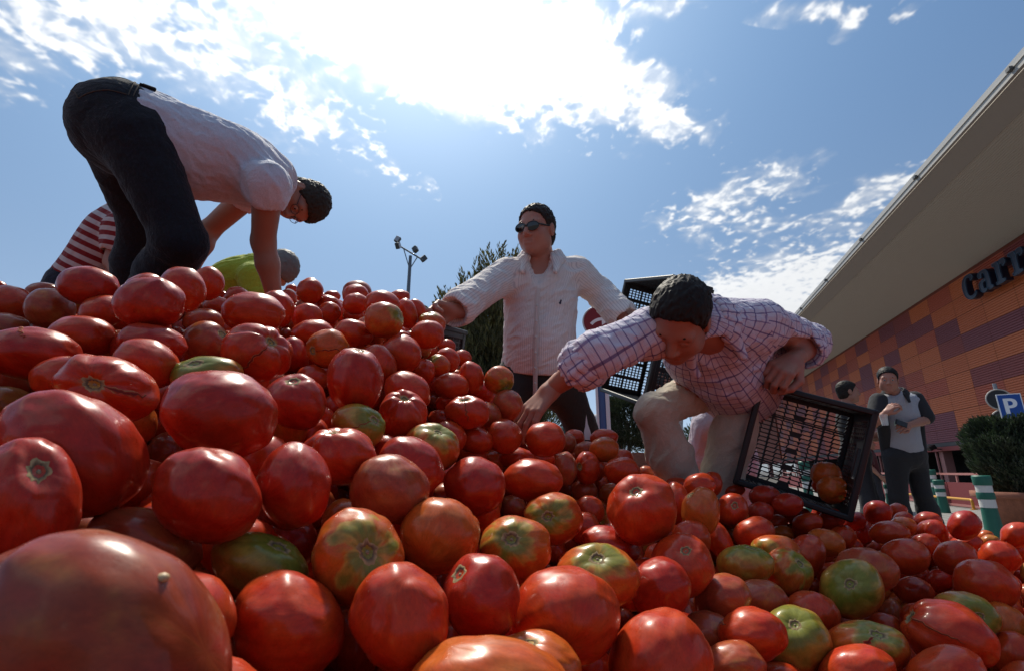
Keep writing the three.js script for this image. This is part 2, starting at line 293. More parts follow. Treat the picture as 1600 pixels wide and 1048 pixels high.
// folds of cloth: sharp ridges drawn out along a direction
function creaseField(amp, along = V(0.25, 1, 0.1), ph = 0, k = 1) {
  const y = along.clone().normalize(), x = y.clone().cross(V(0.3, 0.2, 0.93)).normalize(), z = x.clone().cross(y);
  return (px, py, pz) => {
    const a = (px * x.x + py * x.y + pz * x.z) * k, b = (px * y.x + py * y.y + pz * y.z) * k, c = (px * z.x + py * z.y + pz * z.z) * k, w = 0.35 * n3(a * 5 + ph, b * 5, c * 5);
    const r1 = 1 - Math.abs(n3(a * 13 + w + ph, b * 3, c * 13)) * 2, r2 = 1 - Math.abs(n3(a * 27 - w, b * 6 + ph, c * 27)) * 2, m = 0.5 + 0.5 * n3(a * 3.1, b * 3.1 + ph, c * 3.1);
    return -amp * (0.75 * Math.max(r1, -0.3) * m + 0.40 * Math.max(r2, -0.2) * (1.1 - m)) + amp * 0.25;
  };
}
/* A figure from its joints. j: pelvis, neck, shoulderL/R, elbowL/R, wristL/R, hipL/R, kneeL/R, ankleL/R, head, headM (basis), front (direction the chest faces)
   o: girth, skin, hair, and the clothes */
function figure(name, label, group, j, o) {
  const root = thing(name, label, 'person', V(j.pelvis.x, 0, j.pelvis.z), 0, group), off = root.position, s = o.scale ?? 1, g = (o.girth ?? 1);
  const put = (nm, geo, mat, parent = root, lb) => { for (const q of Array.isArray(geo) ? geo : [geo]) q.translate(-off.x, -off.y, -off.z); return part(nm, geo, mat, parent, lb); };
  const up = j.neck.clone().sub(j.pelvis), T = frame(up, j.front), X = V(0, 0, 0).setFromMatrixColumn(T, 0), Y = V(0, 0, 0).setFromMatrixColumn(T, 1), Z = V(0, 0, 0).setFromMatrixColumn(T, 2), L = up.length();
  const tp = (x, y, z) => j.pelvis.clone().addScaledVector(X, x).addScaledVector(Y, y * L).addScaledVector(Z, z);
  const torso = (e, belly = 0) => [
    ell(tp(0, -0.02, -0.01), [0.155 * g + e, 0.13 + e, 0.115 * g + e], T, 0.06), ell(tp(0, 0.25, 0.012), [0.138 * g + e, 0.16 + e, 0.108 * g + e + belly], T, 0.08),
    ell(tp(0, 0.62, 0.0), [0.160 * g + e, 0.19 + e, 0.112 * g + e], T, 0.08), cap(j.shoulderL.clone().lerp(j.shoulderR, 0.06), j.shoulderR.clone().lerp(j.shoulderL, 0.06), 0.054 + e, 0.054 + e, 0.07), cap(tp(0, 0.75, -0.02), j.neck, 0.085 * g + e, 0.062 + e, 0.06)];
  const arm = (S, E, Wr, e, cut = 1) => [cap(S, E, 0.053 * s + e, 0.042 * s + e, 0.03), cap(E, E.clone().lerp(Wr, 0.35 * cut), 0.042 * s + e, 0.041 * s + e, 0.02), cap(E.clone().lerp(Wr, 0.35 * cut), E.clone().lerp(Wr, cut), 0.041 * s + e, (0.041 - 0.014 * cut) * s + e, 0.02)];
  const leg = (Hp, K, A, e, flare = 0) => [cap(Hp, K, 0.088 * g + e, 0.056 + e, 0.06), cap(K, K.clone().lerp(A, 0.4), 0.056 + e, 0.054 + e + flare * 0.5, 0.03), cap(K.clone().lerp(A, 0.4), A, 0.054 + e + flare * 0.5, 0.040 + e + flare, 0.03)];
  const headDown = V(0, 0, 0).setFromMatrixColumn(j.headM, 1), headFwd = V(0, 0, 0).setFromMatrixColumn(j.headM, 2), hs = o.headScale ?? s;
  const nape = j.head.clone().addScaledVector(headDown, -0.060 * hs).addScaledVector(headFwd, -0.028 * hs);
  const skin = skinMat(...(o.skin ?? [0.36, 0.17, 0.11]));
  const coarse = fieldMesh([...torso(-0.008), ...arm(j.shoulderL, j.elbowL, j.wristL, 0), ...arm(j.shoulderR, j.elbowR, j.wristR, 0), ...leg(j.hipL, j.kneeL, j.ankleL, -0.004), ...leg(j.hipR, j.kneeR, j.ankleR, -0.004), cap(j.neck, nape, 0.060 * g, 0.055 * g, 0.03)], o.cell ?? 0.011);
  const fine = [coarse, fieldMesh([...headPrims(j.head, j.headM, hs, o.heavy ?? 1), cap(nape, nape.clone().lerp(j.neck, 0.7), 0.054 * g, 0.058 * g, 0.03)], o.headCell ?? 0.0036)];
  for (const h of o.hands ?? []) fine.push(fieldMesh(handPrims(...h), o.handCell ?? 0.0034));
  put('body', fine, skin);
  if (o.eyes !== false) for (const x of [-1, 1]) {
    if (!o.closed) { const e = j.head.clone().add(V(x * 0.031, 0.0005, 0.0795).multiplyScalar(hs).applyMatrix4(j.headM)), eye = put('eye', new THREE.SphereGeometry(0.0128 * hs, 16, 10, 0, 6.3, 0.9, 1.25).applyMatrix4(j.headM).translate(e.x, e.y, e.z), std(lin(0.32, 0.30, 0.28), 0.3));
    const ir = e.clone().add(V(0, -0.001, 0.0095).multiplyScalar(hs).applyMatrix4(j.headM)); put('iris', new THREE.SphereGeometry(0.0055 * hs, 10, 8).translate(ir.x, ir.y, ir.z), std(lin(0.02, 0.012, 0.008), 0.2), eye).position.set(0, 0, 0); }
    const b0 = V(x * 0.014, 0.022, 0.087), b1 = V(x * 0.034, 0.027, 0.083), b2 = V(x * 0.052, 0.019, 0.068), W3 = (v) => v.clone().multiplyScalar(hs).applyMatrix4(j.headM).add(j.head);
    put('eyebrow', fieldMesh([cap(W3(b0), W3(b1), 0.0052 * hs, 0.005 * hs, 0.004), cap(W3(b1), W3(b2), 0.005 * hs, 0.0028 * hs, 0.004)], 0.0022), o.hairMat);
  }
  if (o.hairMat) put('hair', hairGeometry(j.head, j.headM, hs, o.hair ?? {}, o.hairCell), o.hairMat);
  return { root, put, tp, X, Y, Z, T, L, torso, arm, leg, g, s, hs, j, nape, skin };
}
// ---------------------------------------------------------------- the heap of tomatoes
// One line per tomato that can be picked out: look, place and half-axes in the photograph, tilt; s: where its stem scar shows; b: stands nearer (+) or farther (-) than its row; l: label.
// looks: r red, d deep red, o orange red, p pale brownish red, g green shoulders, G mostly green, y yellow, R ribbed red
const TOMATOES = `
r -5 452 18 14 0
p 65 456 28 15 0 l dull red tomato half hidden on the skyline at the left edge of the heap
r 222 452 35 24 -15 l pinkish red tomato peeping over the skyline behind the glossy one below the jeans
r 455 452 10 8 0
r 450 466 14 15 0
r 518 463 14 9 0
r 370 464 20 16 0 l small red tomato under the yellow shirt, touching the bending man's wrist
r 625 464 16 11 0
p 558 459 24 21 0 l dusky green-edged tomato on the peak right of the bending man's hand, hindmost of its stack
r 15 477 45 31 8 l broad red tomato cut by the left frame edge on the topmost row
p 78 483 42 33 12 l brownish tomato with a pointed tip on the top row at the far left
d 140 448 52 32 8 l big dark red oval tomato right below the dark jeans pocket on the skyline
r 285 452 40 35 25 l purplish round tomato on the skyline below the man's bent knee
r 325 443 26 27 0 l upright red tomato on the skyline left of the yellow shirt
r 484 455 21 21 0 l dark round tomato standing alone on the skyline right of the bending man's hand
r 556 463 21 19 0
r 652 488 15 22 -25
r 340 479 23 15 0
p 318 503 33 21 0
r 158 488 38 27 -10 l orange tinted tomato wedged below the dark oval one on the left skyline
d 235 474 57 42 0 l large glossy dark tomato with a tiny dimple, highest big one below the bending man
r 513 476 21 15 10
r 555 475 20 17 0
r 597 475 28 21 5 l broad red tomato on the skyline just left of the floodlight mast
r 636 490 16 25 -15
g 675 506 22 19 20 s 668 486 l green-shouldered tomato against the black crate held by the man in sunglasses
r 514 489 19 17 0
r 552 494 17 14 0
r 480 497 25 23 10
r 432 483 28 29 0
r 396 489 51 33 5 l wide pale-topped tomato left of the skyline notch, beneath the bare forearm
p 10 516 49 27 10
o 105 507 35 15 0
r 130 525 56 32 5
p 322 534 39 32 0 s 350 520 l tomato with a green patch on its right side below the wide pale-topped one
d 238 534 56 28 8 l long dark tomato with a flat cut end on the left slope
g 601 500 32 29 10 s 632 492 l tomato with a pale green rim and side near the top right of the heap
p 582 515 26 23 20
r 553 521 31 22 10
r 489 521 34 22 0
r 447 524 14 12 0
r 668 523 27 23 0 l red tomato leaning on the green-shouldered one beside the held black crate
r 698 541 14 12 0
p 656 544 19 18 0
r 627 554 32 31 0 l round red tomato with a bright glint, upper right of the heap
r 722 559 15 13 0
r 699 563 20 20 0
g 685 571 19 18 0 s 672 560 l small tomato with a green left shoulder on the upper right slope
r 736 589 20 26 -8
R 402 551 58 44 12 s 428 530 l heart-shaped cleft tomato with a crease across it on the upper slope
d 458 554 24 29 -25
o 512 545 34 31 0 s 485 548 l orange tomato with a deep fold on its left side on the upper slope
r 594 569 25 33 -22 l tall orange-red tomato squeezed behind the big plum-red one
d 55 553 79 43 5 l long dull red tomato with a wrinkled tip at the left edge of the heap
r 228 569 55 39 10 l red tomato with an orange end in the middle of the left slope
G 322 586 59 31 -5 s 300 566 l green-banded tomato half hidden behind the largest dark oval one
r 662 581 18 21 0
r 705 603 28 21 0
d 755 613 18 18 0
g 780 593 24 22 0 s 795 605 l lone tomato on the edge of the slope below the striped shirt's hem
r 488 592 27 22 0
d 555 592 44 52 0 s 561 541 l big plum-red upright tomato with a dimpled top at the centre of the heap
p 5 597 47 40 10
r -10 614 30 26 0
r 110 592 63 36 0
R 170 607 85 50 12 s 140 598 l orange-red tomato with a torn flap and dark stem scar at the left
r 637 611 38 31 28 l red tomato with a pointed corner right of the big plum-red one
p 676 629 13 13 0
p 793 632 24 24 0
r 824 649 14 14 0
r 818 662 18 16 0
r 828 673 16 17 0
d 463 627 49 44 8 s 457 592 l pink-topped red tomato with a round navel left of the plum-red one
y 15 641 59 36 10 l yellow-orange tomato at the left edge of the heap
o 450 656 31 45 -12 b -40 s 440 630 l scarred orange tomato with a dark stem end hidden behind the largest dark oval one
d 346 646 94 69 3 l largest dark red oval tomato, lying on two others left of centre
r 702 631 22 16 0
R 629 648 39 40 0 s 632 616 l dark ribbed tomato with a puckered top right of the green one
p 758 648 25 21 0
R 730 644 36 27 0 s 725 620 l flattened tomato with a stitched seam on top on the right slope
r 688 656 20 17 0
r 788 682 28 28 0
r 852 686 32 28 0 l round red tomato right under the reaching man's fingers
r 897 684 17 14 0
r 944 684 22 15 0
p 887 693 14 17 0
r 808 716 27 18 0
r 846 719 22 16 0
G 560 665 43 35 15 b -60 s 588 655 l dark green tomato with a corky seam under the big plum-red one
r 701 684 27 27 0
g 673 700 45 41 0 s 686 671 l tomato with a yellow-green ribbed shoulder in the middle of the heap
r 742 687 30 21 8
p 917 705 20 17 0 l yellowish tomato below the round red pair at the edge by the planter
o 944 702 24 20 0
p 262 707 32 32 0
r 975 716 15 15 0
d 118 706 126 93 18 l very large dull red tomato with a long glint at the left, behind the front ones
R 532 711 59 46 0 s 521 668 l bright red ribbed tomato with a puckered top at the centre
r 737 711 25 17 0
o 772 720 20 18 0
R 917 730 21 26 0 s 903 728 l knobbly bright red tomato with a stem star at its left
p 883 732 19 27 0
d 642 726 54 44 32 l plum-red tomato lying behind the dusky round one at centre
r 972 735 29 22 0
p 1010 737 15 10 0
r 1040 749 17 11 0
r 833 749 48 33 3 l long double-humped red tomato on the middle slope
r 1112 756 18 20 0
r 1093 759 27 21 0
r 1057 759 20 14 0
d 460 758 58 67 0 l big deep red tomato with a clear glint left of the ribbed one
p 609 764 62 56 -5 l dusky round tomato at the centre of the picture's lower half
d 742 759 48 46 0 l dark red round tomato with a small glint right of the dusky one
p 885 763 14 16 0
p 912 766 21 19 0
r 940 759 12 14 0
o 955 771 20 17 0
r 1147 766 18 11 0
d 327 773 88 75 8 b 20 l large dark tomato under the largest dark oval one
d 45 785 92 102 0 s 62 729 l big shiny red tomato with a stem hole, cut by the left frame edge
r 1058 786 22 34 -10
p 800 793 22 20 0
o 1095 799 31 39 0 b 35 s 1076 767 l tall tomato with a stem star on top, right of the large round one
r 1145 795 25 26 0 s 1149 789 l red tomato showing a pale stem star beside the black crate
r 920 797 25 24 0
d 1187 801 22 18 0
g 865 809 47 41 0 s 855 806 l green-shouldered tomato with a brown stem scar, just above the pale green and yellow one
r 912 824 25 26 0
r 1002 794 56 56 0 b 75 s 993 764 l large round red tomato with a tiny blossom scar, sitting high right of centre
o 688 834 62 61 -10 b 45 l smooth orange-red tomato between the two with stem scars at centre
o 1138 837 12 14 0
r 1178 833 34 26 -10 l orange-red tomato with a wrinkled crown below the black crate
r 950 837 22 20 0
r 1050 836 22 18 0
r 1125 845 18 36 -20 b -25
r 1080 843 32 32 0
p 228 851 96 57 5 b -95 l blotched tomato with green streaks behind the huge front left one
g 806 856 57 52 0 s 798 840 l pale green and yellow tomato with a large corky scar at the centre
d 955 856 51 33 22 l glossy red elongated tomato under the large round one
r 868 863 18 20 0
g 560 869 72 78 0 s 576 861 l red tomato with greenish shoulders and a round grey scar facing us, left of centre
G 408 884 80 52 8 b -115 s 440 850 l dark tomato with a green bulge in the shadow left of centre
r 1065 883 50 52 0 s 1073 856 l dusky rose tomato with a deep blossom dent below the large round one
g 932 901 66 54 5 s 934 868 l orange and green tomato with a brown scar on top, right of the corky one
d 1032 919 48 50 0 b -30 l smooth deep red tomato right of the orange and green one
p 1128 934 46 39 10 b -60
p 1185 936 46 31 12 b -72
d 752 931 61 71 0 s 714 892 l deep red tomato with a half hidden scar right of the upright front one
r 555 1005 42 58 0 b -60
r 975 970 18 22 0 b -40
r 883 961 85 81 0 b 10 l big dusty red tomato front right of centre
r 626 961 77 86 0 l upright smooth red tomato standing in the front row at centre
r 450 977 92 86 0 l bright red tomato in the front row right of the huge one
q 165 1008 233 175 3 l huge blurred tomato filling the lower left corner
r 500 1072 40 30 0
p 1102 993 46 39 15
r 1175 991 57 43 15 b 45 l cracked tomato with a pointed tear beside the green and orange one
r 1030 1037 82 89 0 l large glossy red tomato at the bottom edge right of centre
r 925 1047 35 36 0 b -40
o 835 1042 75 61 10 s 826 998 l orange tomato with a dimple at the bottom edge
o 765 1077 128 90 5 l pale orange tomato with a broad glint at the bottom edge of the picture
p 1145 1042 53 43 15 l pale brownish tomato at the bottom edge, right of the large glossy one
r 1210 1066 50 32 0
d 1195 776 26 18 10
d 1230 788 26 18 5
d 1298 812 24 17 0
d 1336 814 20 15 0
d 1216 806 22 14 0
d 1248 806 21 14 0
r 1286 801 20 14 0
r 1262 817 26 16 0
r 1212 817 20 13 0
o 1222 833 20 13 10
r 1257 829 20 15 0 s 1268 822
r 1317 839 23 19 15
d 1352 831 15 18 0
r 1403 798 17 13 10
d 1372 800 24 19 12 l dark smooth tomato right of the black crate's lower corner
r 1412 813 18 14 0
o 1412 822 24 15 12
r 1450 813 24 14 5
o 1291 847 33 21 22 l slim orange tomato with a green end on the flat right part
R 1458 831 27 20 15 s 1445 838 l lobed tomato just before the dark trousers of the man in the polo shirt
d 1507 820 29 23 0 l shiny dark red tomato standing out against the pavement at the right
r 1390 833 34 19 8
o 1540 839 16 11 0
r 1590 835 29 20 0 l red tomato cut by the right frame edge against the pavement
G 1546 846 18 11 0
R 1510 851 28 17 0
r 1447 851 26 18 12
r 1367 856 15 12 0
r 1283 863 22 20 30
g 1212 864 43 29 15 s 1190 868 l tomato with a dark green spot on its left end, right part of the heap
r 1260 867 32 33 30
r 1590 861 25 18 10
R 1562 869 36 25 15 l broad two-lobed tomato near the right frame edge
r 1493 871 37 27 12
r 1415 869 41 28 15 l dusky oval tomato behind the one with the dark spotted scar
G 1164 883 46 33 8 s 1176 852 l orange tomato with a shiny green top below the black crate
r 1405 889 22 19 20
p 1353 890 53 35 15 l long pale tomato lying behind the one with the dark spotted scar
g 1230 894 42 37 28 s 1254 878 l red tomato with a green streak down its right side
y 1608 896 14 18 0
r 1440 902 22 15 15
d 1470 907 26 18 10
r 1540 912 57 38 22 l large smooth oval tomato at the right side of the heap
R 1428 923 35 21 20
r 1272 916 13 13 0
G 1331 919 53 46 8 b 45 s 1328 911 l green-faced tomato with a dark spotted stem scar at the right
r 1478 926 26 13 5
p 1603 931 15 18 0
r 1515 936 33 15 12
o 1393 941 18 16 0
p 1205 944 28 30 0 b -40
G 1510 959 59 33 25 s 1535 962 l olive green tomato with a split on the right
r 1267 958 47 35 20 l rosy tomato below the green-faced one
r 1600 966 18 16 0
p 1392 960 22 24 0
o 1567 976 43 33 25 l yellow-orange ribbed tomato near the right frame edge
r 1380 981 36 23 15 b -30
R 1480 991 86 49 25 b 22 s 1398 952 l long red tomato with a deep cleft at its upper end, lower right
G 1240 1001 61 55 28 s 1243 972 l green and orange tomato with a grey scar in the lower right quarter
r 1580 1022 43 35 20
g 1355 1009 71 39 18 s 1374 988 l split tomato with a corky crack and green shoulder, lower right
r 1340 1051 67 43 12 l shiny red tomato at the bottom edge right of the split one
r 1478 1056 71 46 10 l smooth red tomato at the bottom edge below the cleft one
r 1600 1070 50 36 10`;

const bits = tex(512, 512, (u, v) => 0.80 + 0.12 * tile2(u, v, 2) + 0.12 * tile2(u, v, 7, 3) + 0.06 * (tile2(u, v, 40, 5)));
const specks = tex(512, 512, (u, v) => { const s = tile2(u, v, 26, 8); return 0.52 + 0.12 * tile2(u, v, 3, 2) + 0.10 * tile2(u, v, 12, 1) + (s > 0.62 ? 0.25 : 0); });
const tomatoSkin = new THREE.MeshPhysicalMaterial({ vertexColors: true, specularIntensity: 0.5, roughness: 0.62, roughnessMap: specks, map: bits, clearcoat: 0.22, clearcoatRoughness: 0.10, bumpMap: bits, bumpScale: 0.0001 });
const scarMat = std(lin(1, 1, 1), 0.95, { vertexColors: true });
const SCAR = [[0.40, 0.28, 0.10], [0.34, 0.25, 0.12], [0.16, 0.115, 0.06], [0.075, 0.05, 0.028], [0.13, 0.095, 0.05], [0.30, 0.24, 0.14], [0.26, 0.2, 0.12]];
const LOOKS = {   // flesh colours (linear), green amount, ribs
  r: [[0.57, 0.036, 0.009], [0.62, 0.070, 0.012], 0, 0.03], d: [[0.45, 0.020, 0.008], [0.52, 0.038, 0.010], 0, 0.025], o: [[0.66, 0.100, 0.014], [0.62, 0.14, 0.02], 0.12, 0.035],
  p: [[0.44, 0.060, 0.024], [0.48, 0.105, 0.032], 0.2, 0.03], g: [[0.60, 0.058, 0.012], [0.62, 0.15, 0.018], 0.95, 0.06], G: [[0.56, 0.095, 0.012], [0.50, 0.20, 0.024], 1.15, 0.05],
  q: [[0.30, 0.028, 0.014], [0.36, 0.070, 0.018], 0.16, 0.02],
  y: [[0.50, 0.24, 0.05], [0.48, 0.15, 0.03], 0.2, 0.03], R: [[0.56, 0.032, 0.009], [0.60, 0.062, 0.013], 0.1, 0.17],
};
const GREEN = [0.21, 0.25, 0.032], YELLOW = [0.56, 0.37, 0.06];
// a tomato with its stem along +y, about 1 in radius; lin3 turns local points into the final ones
function tomatoGeometry(look, seed, nu, nv, lin3, stemSeen = true) {
  const [c0, c1, green] = LOOKS[look], sx = (seed * 0.731) % 100, radius = tomatoRadius(look, seed);
  const pos = new Float32Array((nu + 1) * (nv + 1) * 3), col = new Float32Array(pos.length), uv = new Float32Array((nu + 1) * (nv + 1) * 2), idx = [];
  const p = V(0, 0, 0);
  for (let j = 0; j <= nv; j++) for (let i = 0; i <= nu; i++) {
    const th = Math.PI * j / nv, phi = 2 * Math.PI * (i % nu) / nu, st = Math.sin(th), ct = Math.cos(th), x = st * Math.cos(phi), z = st * Math.sin(phi);
    const [r, crease] = radius(th, phi);
    p.set(x * r, ct * r, z * r).applyMatrix3(lin3);
    const k = (j * (nu + 1) + i) * 3; pos[k] = p.x; pos[k + 1] = p.y; pos[k + 2] = p.z;
    uv[k / 3 * 2] = (i / nu) * 2 + sx; uv[k / 3 * 2 + 1] = j / nv + sx;
    // colour of the skin: streaks run from the stem, green stays longest at the shoulders
    const streak = n3(Math.cos(phi) * 2.2 + sx, Math.sin(phi) * 2.2, ct * 0.6), blot = n3(x * 1.6 + 5 + sx, ct * 1.6, z * 1.6), fine = n3(x * 6 + sx, ct * 6, z * 6);
    const m = clamp(0.5 + 0.5 * blot + 0.2 * streak, 0, 1);
    let gr = green * ss(green > 1 ? 1.55 : 1.05, 0.25, th + 0.22 * streak + 0.42 * blot + 0.10 * fine) + (green > 1 ? 0.25 * ss(0.1, 0.7, blot + 0.4 * streak) : 0);
    if (green < 0.5) gr = green * ss(0.1, 0.8, blot + 0.5 * streak) + 0.5 * (green > 0 ? 1 : 0.35) * ss(0.35, 0.1, th);
    gr = clamp(gr + 0.06 * fine * (gr > 0.05 ? 1 : 0), 0, 1);
    const yel = ss(0.12, 0.45, gr) * (1 - ss(0.5, 0.85, gr)) * 0.75 + 0.5 * ss(0.5, 0.9, crease) * ss(0.9, 0.2, th) * (green > 0.3 ? 1 : 0);
    const gg = ss(0.30, 0.98, gr) * 0.9;
    for (let c = 0; c < 3; c++) { let q = lerp(c0[c], c1[c], m); q = lerp(q, YELLOW[c], clamp(yel, 0, 0.85)); q = lerp(q, GREEN[c], gg); col[k + c] = q * (1 + 0.05 * fine); }
  }
  for (let j = 0; j < nv; j++) for (let i = 0; i < nu; i++) { const a = j * (nu + 1) + i, b = a + nu + 1; if (j) idx.push(a, a + 1, b); if (j < nv - 1) idx.push(a + 1, b + 1, b); }
  const g = new THREE.BufferGeometry();
  g.setAttribute('position', new THREE.BufferAttribute(pos, 3)); g.setAttribute('color', new THREE.BufferAttribute(col, 3)); g.setAttribute('uv', new THREE.BufferAttribute(uv, 2)); g.setIndex(idx);
  g.computeVertexNormals();
  const n = g.attributes.normal;   // close the seam and the poles
  for (let j = 0; j <= nv; j++) { const a = j * (nu + 1), b = a + nu; const s = V(n.getX(a) + n.getX(b), n.getY(a) + n.getY(b), n.getZ(a) + n.getZ(b)).normalize(); n.setXYZ(a, s.x, s.y, s.z); n.setXYZ(b, s.x, s.y, s.z); }
  for (const j of [0, nv]) { const s = V(0, 0, 0), q = j ? nv - 1 : 1; for (let i = 0; i < nu; i++) s.add(V(n.getX(q * (nu + 1) + i), n.getY(q * (nu + 1) + i), n.getZ(q * (nu + 1) + i))); s.normalize(); for (let i = 0; i <= nu; i++) n.setXYZ(j * (nu + 1) + i, s.x, s.y, s.z); }
  if (lin3.determinant() < 0) throw new Error('mirrored tomato');
  return g;
}
// radius of such a tomato along a direction: th from the stem, phi round it
function tomatoRadius(look, seed) {
  const ribAmp = LOOKS[look][3], ribs = 5 + (seed % 4), ph = seed * 1.7, sx = (seed * 0.731) % 100, sh = 0.25 + 0.75 * ((seed * 0.377) % 1), deepen = 0.10 + ribAmp * 0.9 + 0.06 * sh, tipped = 0.03 * (seed % 3 - 1);
  return (th, phi) => {
    const st = Math.sin(th), ct = Math.cos(th), cp = Math.cos(phi), sp = Math.sin(phi), x = st * cp, z = st * sp;
    const crease = Math.cos(ribs * phi + ph + 1.2 * n3(cp + sx, sp, 3)), fall = Math.pow(st, 0.8) * (0.30 + 0.70 * ss(2.3, 0.5, th));
    const r = 1 + 0.045 * n3(x * 0.9 + sx, ct * 0.9, z * 0.9) + 0.018 * n3(x * 2.1, ct * 2.1 + sx, z * 2.1) + ribAmp * fall * (0.55 + 0.45 * n3(cp * 1.3 + sx, sp * 1.3, 8)) * (Math.sqrt(0.5 + 0.5 * crease) - 0.75);
    return [r * (1 - deepen * Math.exp(-Math.pow(th / 0.34, 2)) + tipped * Math.exp(-Math.pow((Math.PI - th) / 0.16, 2))), crease];
  };
}
// corky star in the stem hollow
function scarGeometry(look, seed, lin3) {
  const nu = 24, pos = [], col = [], idx = [], q = V(0, 0, 0), radius = tomatoRadius(look, seed), size = 0.8 + 0.5 * ((seed * 0.613) % 1);
  const ring = (k0, h, w) => { const tone = SCAR[pos.length / 3 / nu]; for (let i = 0; i < nu; i++) { const a = 2 * Math.PI * i / nu, k = k0 * size * (1 + w * n2(i * 0.9 + seed, seed)), r = radius(k, a)[0] + h; q.set(Math.sin(k) * Math.cos(a) * r, Math.cos(k) * r, Math.sin(k) * Math.sin(a) * r).applyMatrix3(lin3); pos.push(q.x, q.y, q.z); const m = 1 + 0.5 * n2(i * 1.7, seed + k0 * 40); col.push(tone[0] * m, tone[1] * m, tone[2] * m); } };
  ring(0.25, -0.010, 0.30); ring(0.20, 0.012, 0.22); ring(0.155, 0.010, 0.12); ring(0.10, -0.012, 0.15); ring(0.055, -0.004, 0.1); ring(0.03, 0.022, 0.1); ring(0.002, 0.026, 0);
  for (let j = 0; j < 6; j++) for (let i = 0; i < nu; i++) { const a = j * nu + i, b = j * nu + (i + 1) % nu; idx.push(a, a + nu, b, b, a + nu, b + nu); }
  const g = new THREE.BufferGeometry(); g.setAttribute('position', new THREE.Float32BufferAttribute(pos, 3)); g.setAttribute('color', new THREE.Float32BufferAttribute(col, 3)); g.setIndex(idx); g.computeVertexNormals(); return g;
}
// a split in the skin running from the stem end, with corky lips
function crackGeometry(look, seed, lin3, phi0, t0, t1, wide) {
  const radius = tomatoRadius(look, seed), pos = [], col = [], idx = [], N = 16, q = V(0, 0, 0), C = [[0.46, 0.27, 0.10], [0.30, 0.030, 0.010], [0.12, 0.008, 0.005], [0.30, 0.030, 0.010], [0.46, 0.27, 0.10]];
  for (let i = 0; i <= N; i++) { const t = i / N, th = lerp(t0, t1, t), w = wide * Math.sin(Math.PI * (0.06 + 0.9 * t)) * (0.75 + 0.5 * n2(t * 7, seed)), mid = phi0 + 0.10 * n2(t * 5, seed + 9); [-1, -0.62, 0, 0.62, 1].forEach((k, n) => { const ph = mid + k * w / Math.max(0.25, Math.sin(th)) * (1 + 0.3 * n2(t * 13 + k, seed)), r = radius(th, ph)[0] + [0.002, 0.016, 0.004, 0.016, 0.002][n]; q.set(Math.sin(th) * Math.cos(ph) * r, Math.cos(th) * r, Math.sin(th) * Math.sin(ph) * r).applyMatrix3(lin3); pos.push(q.x, q.y, q.z); col.push(...C[n]); }); }
  for (let i = 0; i < N; i++) for (let n = 0; n < 4; n++) { const a = i * 5 + n; idx.push(a, a + 1, a + 5, a + 1, a + 6, a + 5); }
  const g = new THREE.BufferGeometry(); g.setAttribute('position', new THREE.Float32BufferAttribute(pos, 3)); g.setAttribute('color', new THREE.Float32BufferAttribute(col, 3)); g.setIndex(idx); g.computeVertexNormals(); return g;
}

const heroes = TOMATOES.trim().split('\n').map((line, i) => {
  const m = /^(\w) (-?\d+) (-?\d+) (\d+) (\d+) (-?\d+)(?: b (-?\d+))?(?: s (-?\d+) (-?\d+))?(?: l (.*))?$/.exec(line);
  if (!m) throw new Error('line ' + i + ': ' + line);
  const [, look, u, v, rx, ry, rot] = m, h = { i, look, u: +u, v: +v, bias: +(m[7] ?? 0), stem: m[8] ? [+m[8], +m[9]] : null, label: m[10] };
  // undo the stretching towards the frame's edge that a wide lens gives: true half-axes across the line of sight
  const ru = h.u - W / 2, rv = h.v - H / 2, rl = Math.hypot(ru, rv) || 1, cosT = F / Math.hypot(F, rl), ex = ru / rl, ey = rv / rl, k = degToRad(+rot);
  const A = [[Math.cos(k) * rx, -Math.sin(k) * ry], [Math.sin(k) * rx, Math.cos(k) * ry]];   // columns: half-axes
  const S = [[1 + (cosT - 1) * ex * ex, (cosT - 1) * ex * ey], [(cosT - 1) * ex * ey, 1 + (cosT - 1) * ey * ey]];
  const M = [[S[0][0] * A[0][0] + S[0][1] * A[1][0], S[0][0] * A[0][1] + S[0][1] * A[1][1]], [S[1][0] * A[0][0] + S[1][1] * A[1][0], S[1][0] * A[0][1] + S[1][1] * A[1][1]]];
  // principal axes of M Mt
  const a = M[0][0] ** 2 + M[0][1] ** 2, b = M[0][0] * M[1][0] + M[0][1] * M[1][1], d = M[1][0] ** 2 + M[1][1] ** 2, tr = (a + d) / 2, de = Math.sqrt(((a - d) / 2) ** 2 + b * b);
  h.p1 = Math.sqrt(tr + de); h.p2 = Math.sqrt(Math.max(1, tr - de)); h.ang = 0.5 * Math.atan2(2 * b, a - d);
  h.r = Math.sqrt(h.p1 * h.p2); h.raw = F * 0.037 / h.r; h.key = h.v + 0.5 * +ry + h.bias; h.rx = +rx; h.ry = +ry;
  return h;
});
for (const h of heroes) {
  let s = 0, w = 0;
  for (const o of heroes) { const bw = 55 + 0.45 * h.r, q = Math.exp(-((o.u - h.u) ** 2 + 1.8 * (o.v - h.v) ** 2) / (2 * bw * bw)); s += q * Math.log(o.raw); w += q; }
  h.d = h.d0 = Math.exp(0.62 * (s / w) + 0.38 * Math.log(h.raw));
}
const placeHero = (h) => { h.R = h.r * h.d / F; h.c = at(h.u, h.v, h.d); };
heroes.forEach(placeHero);
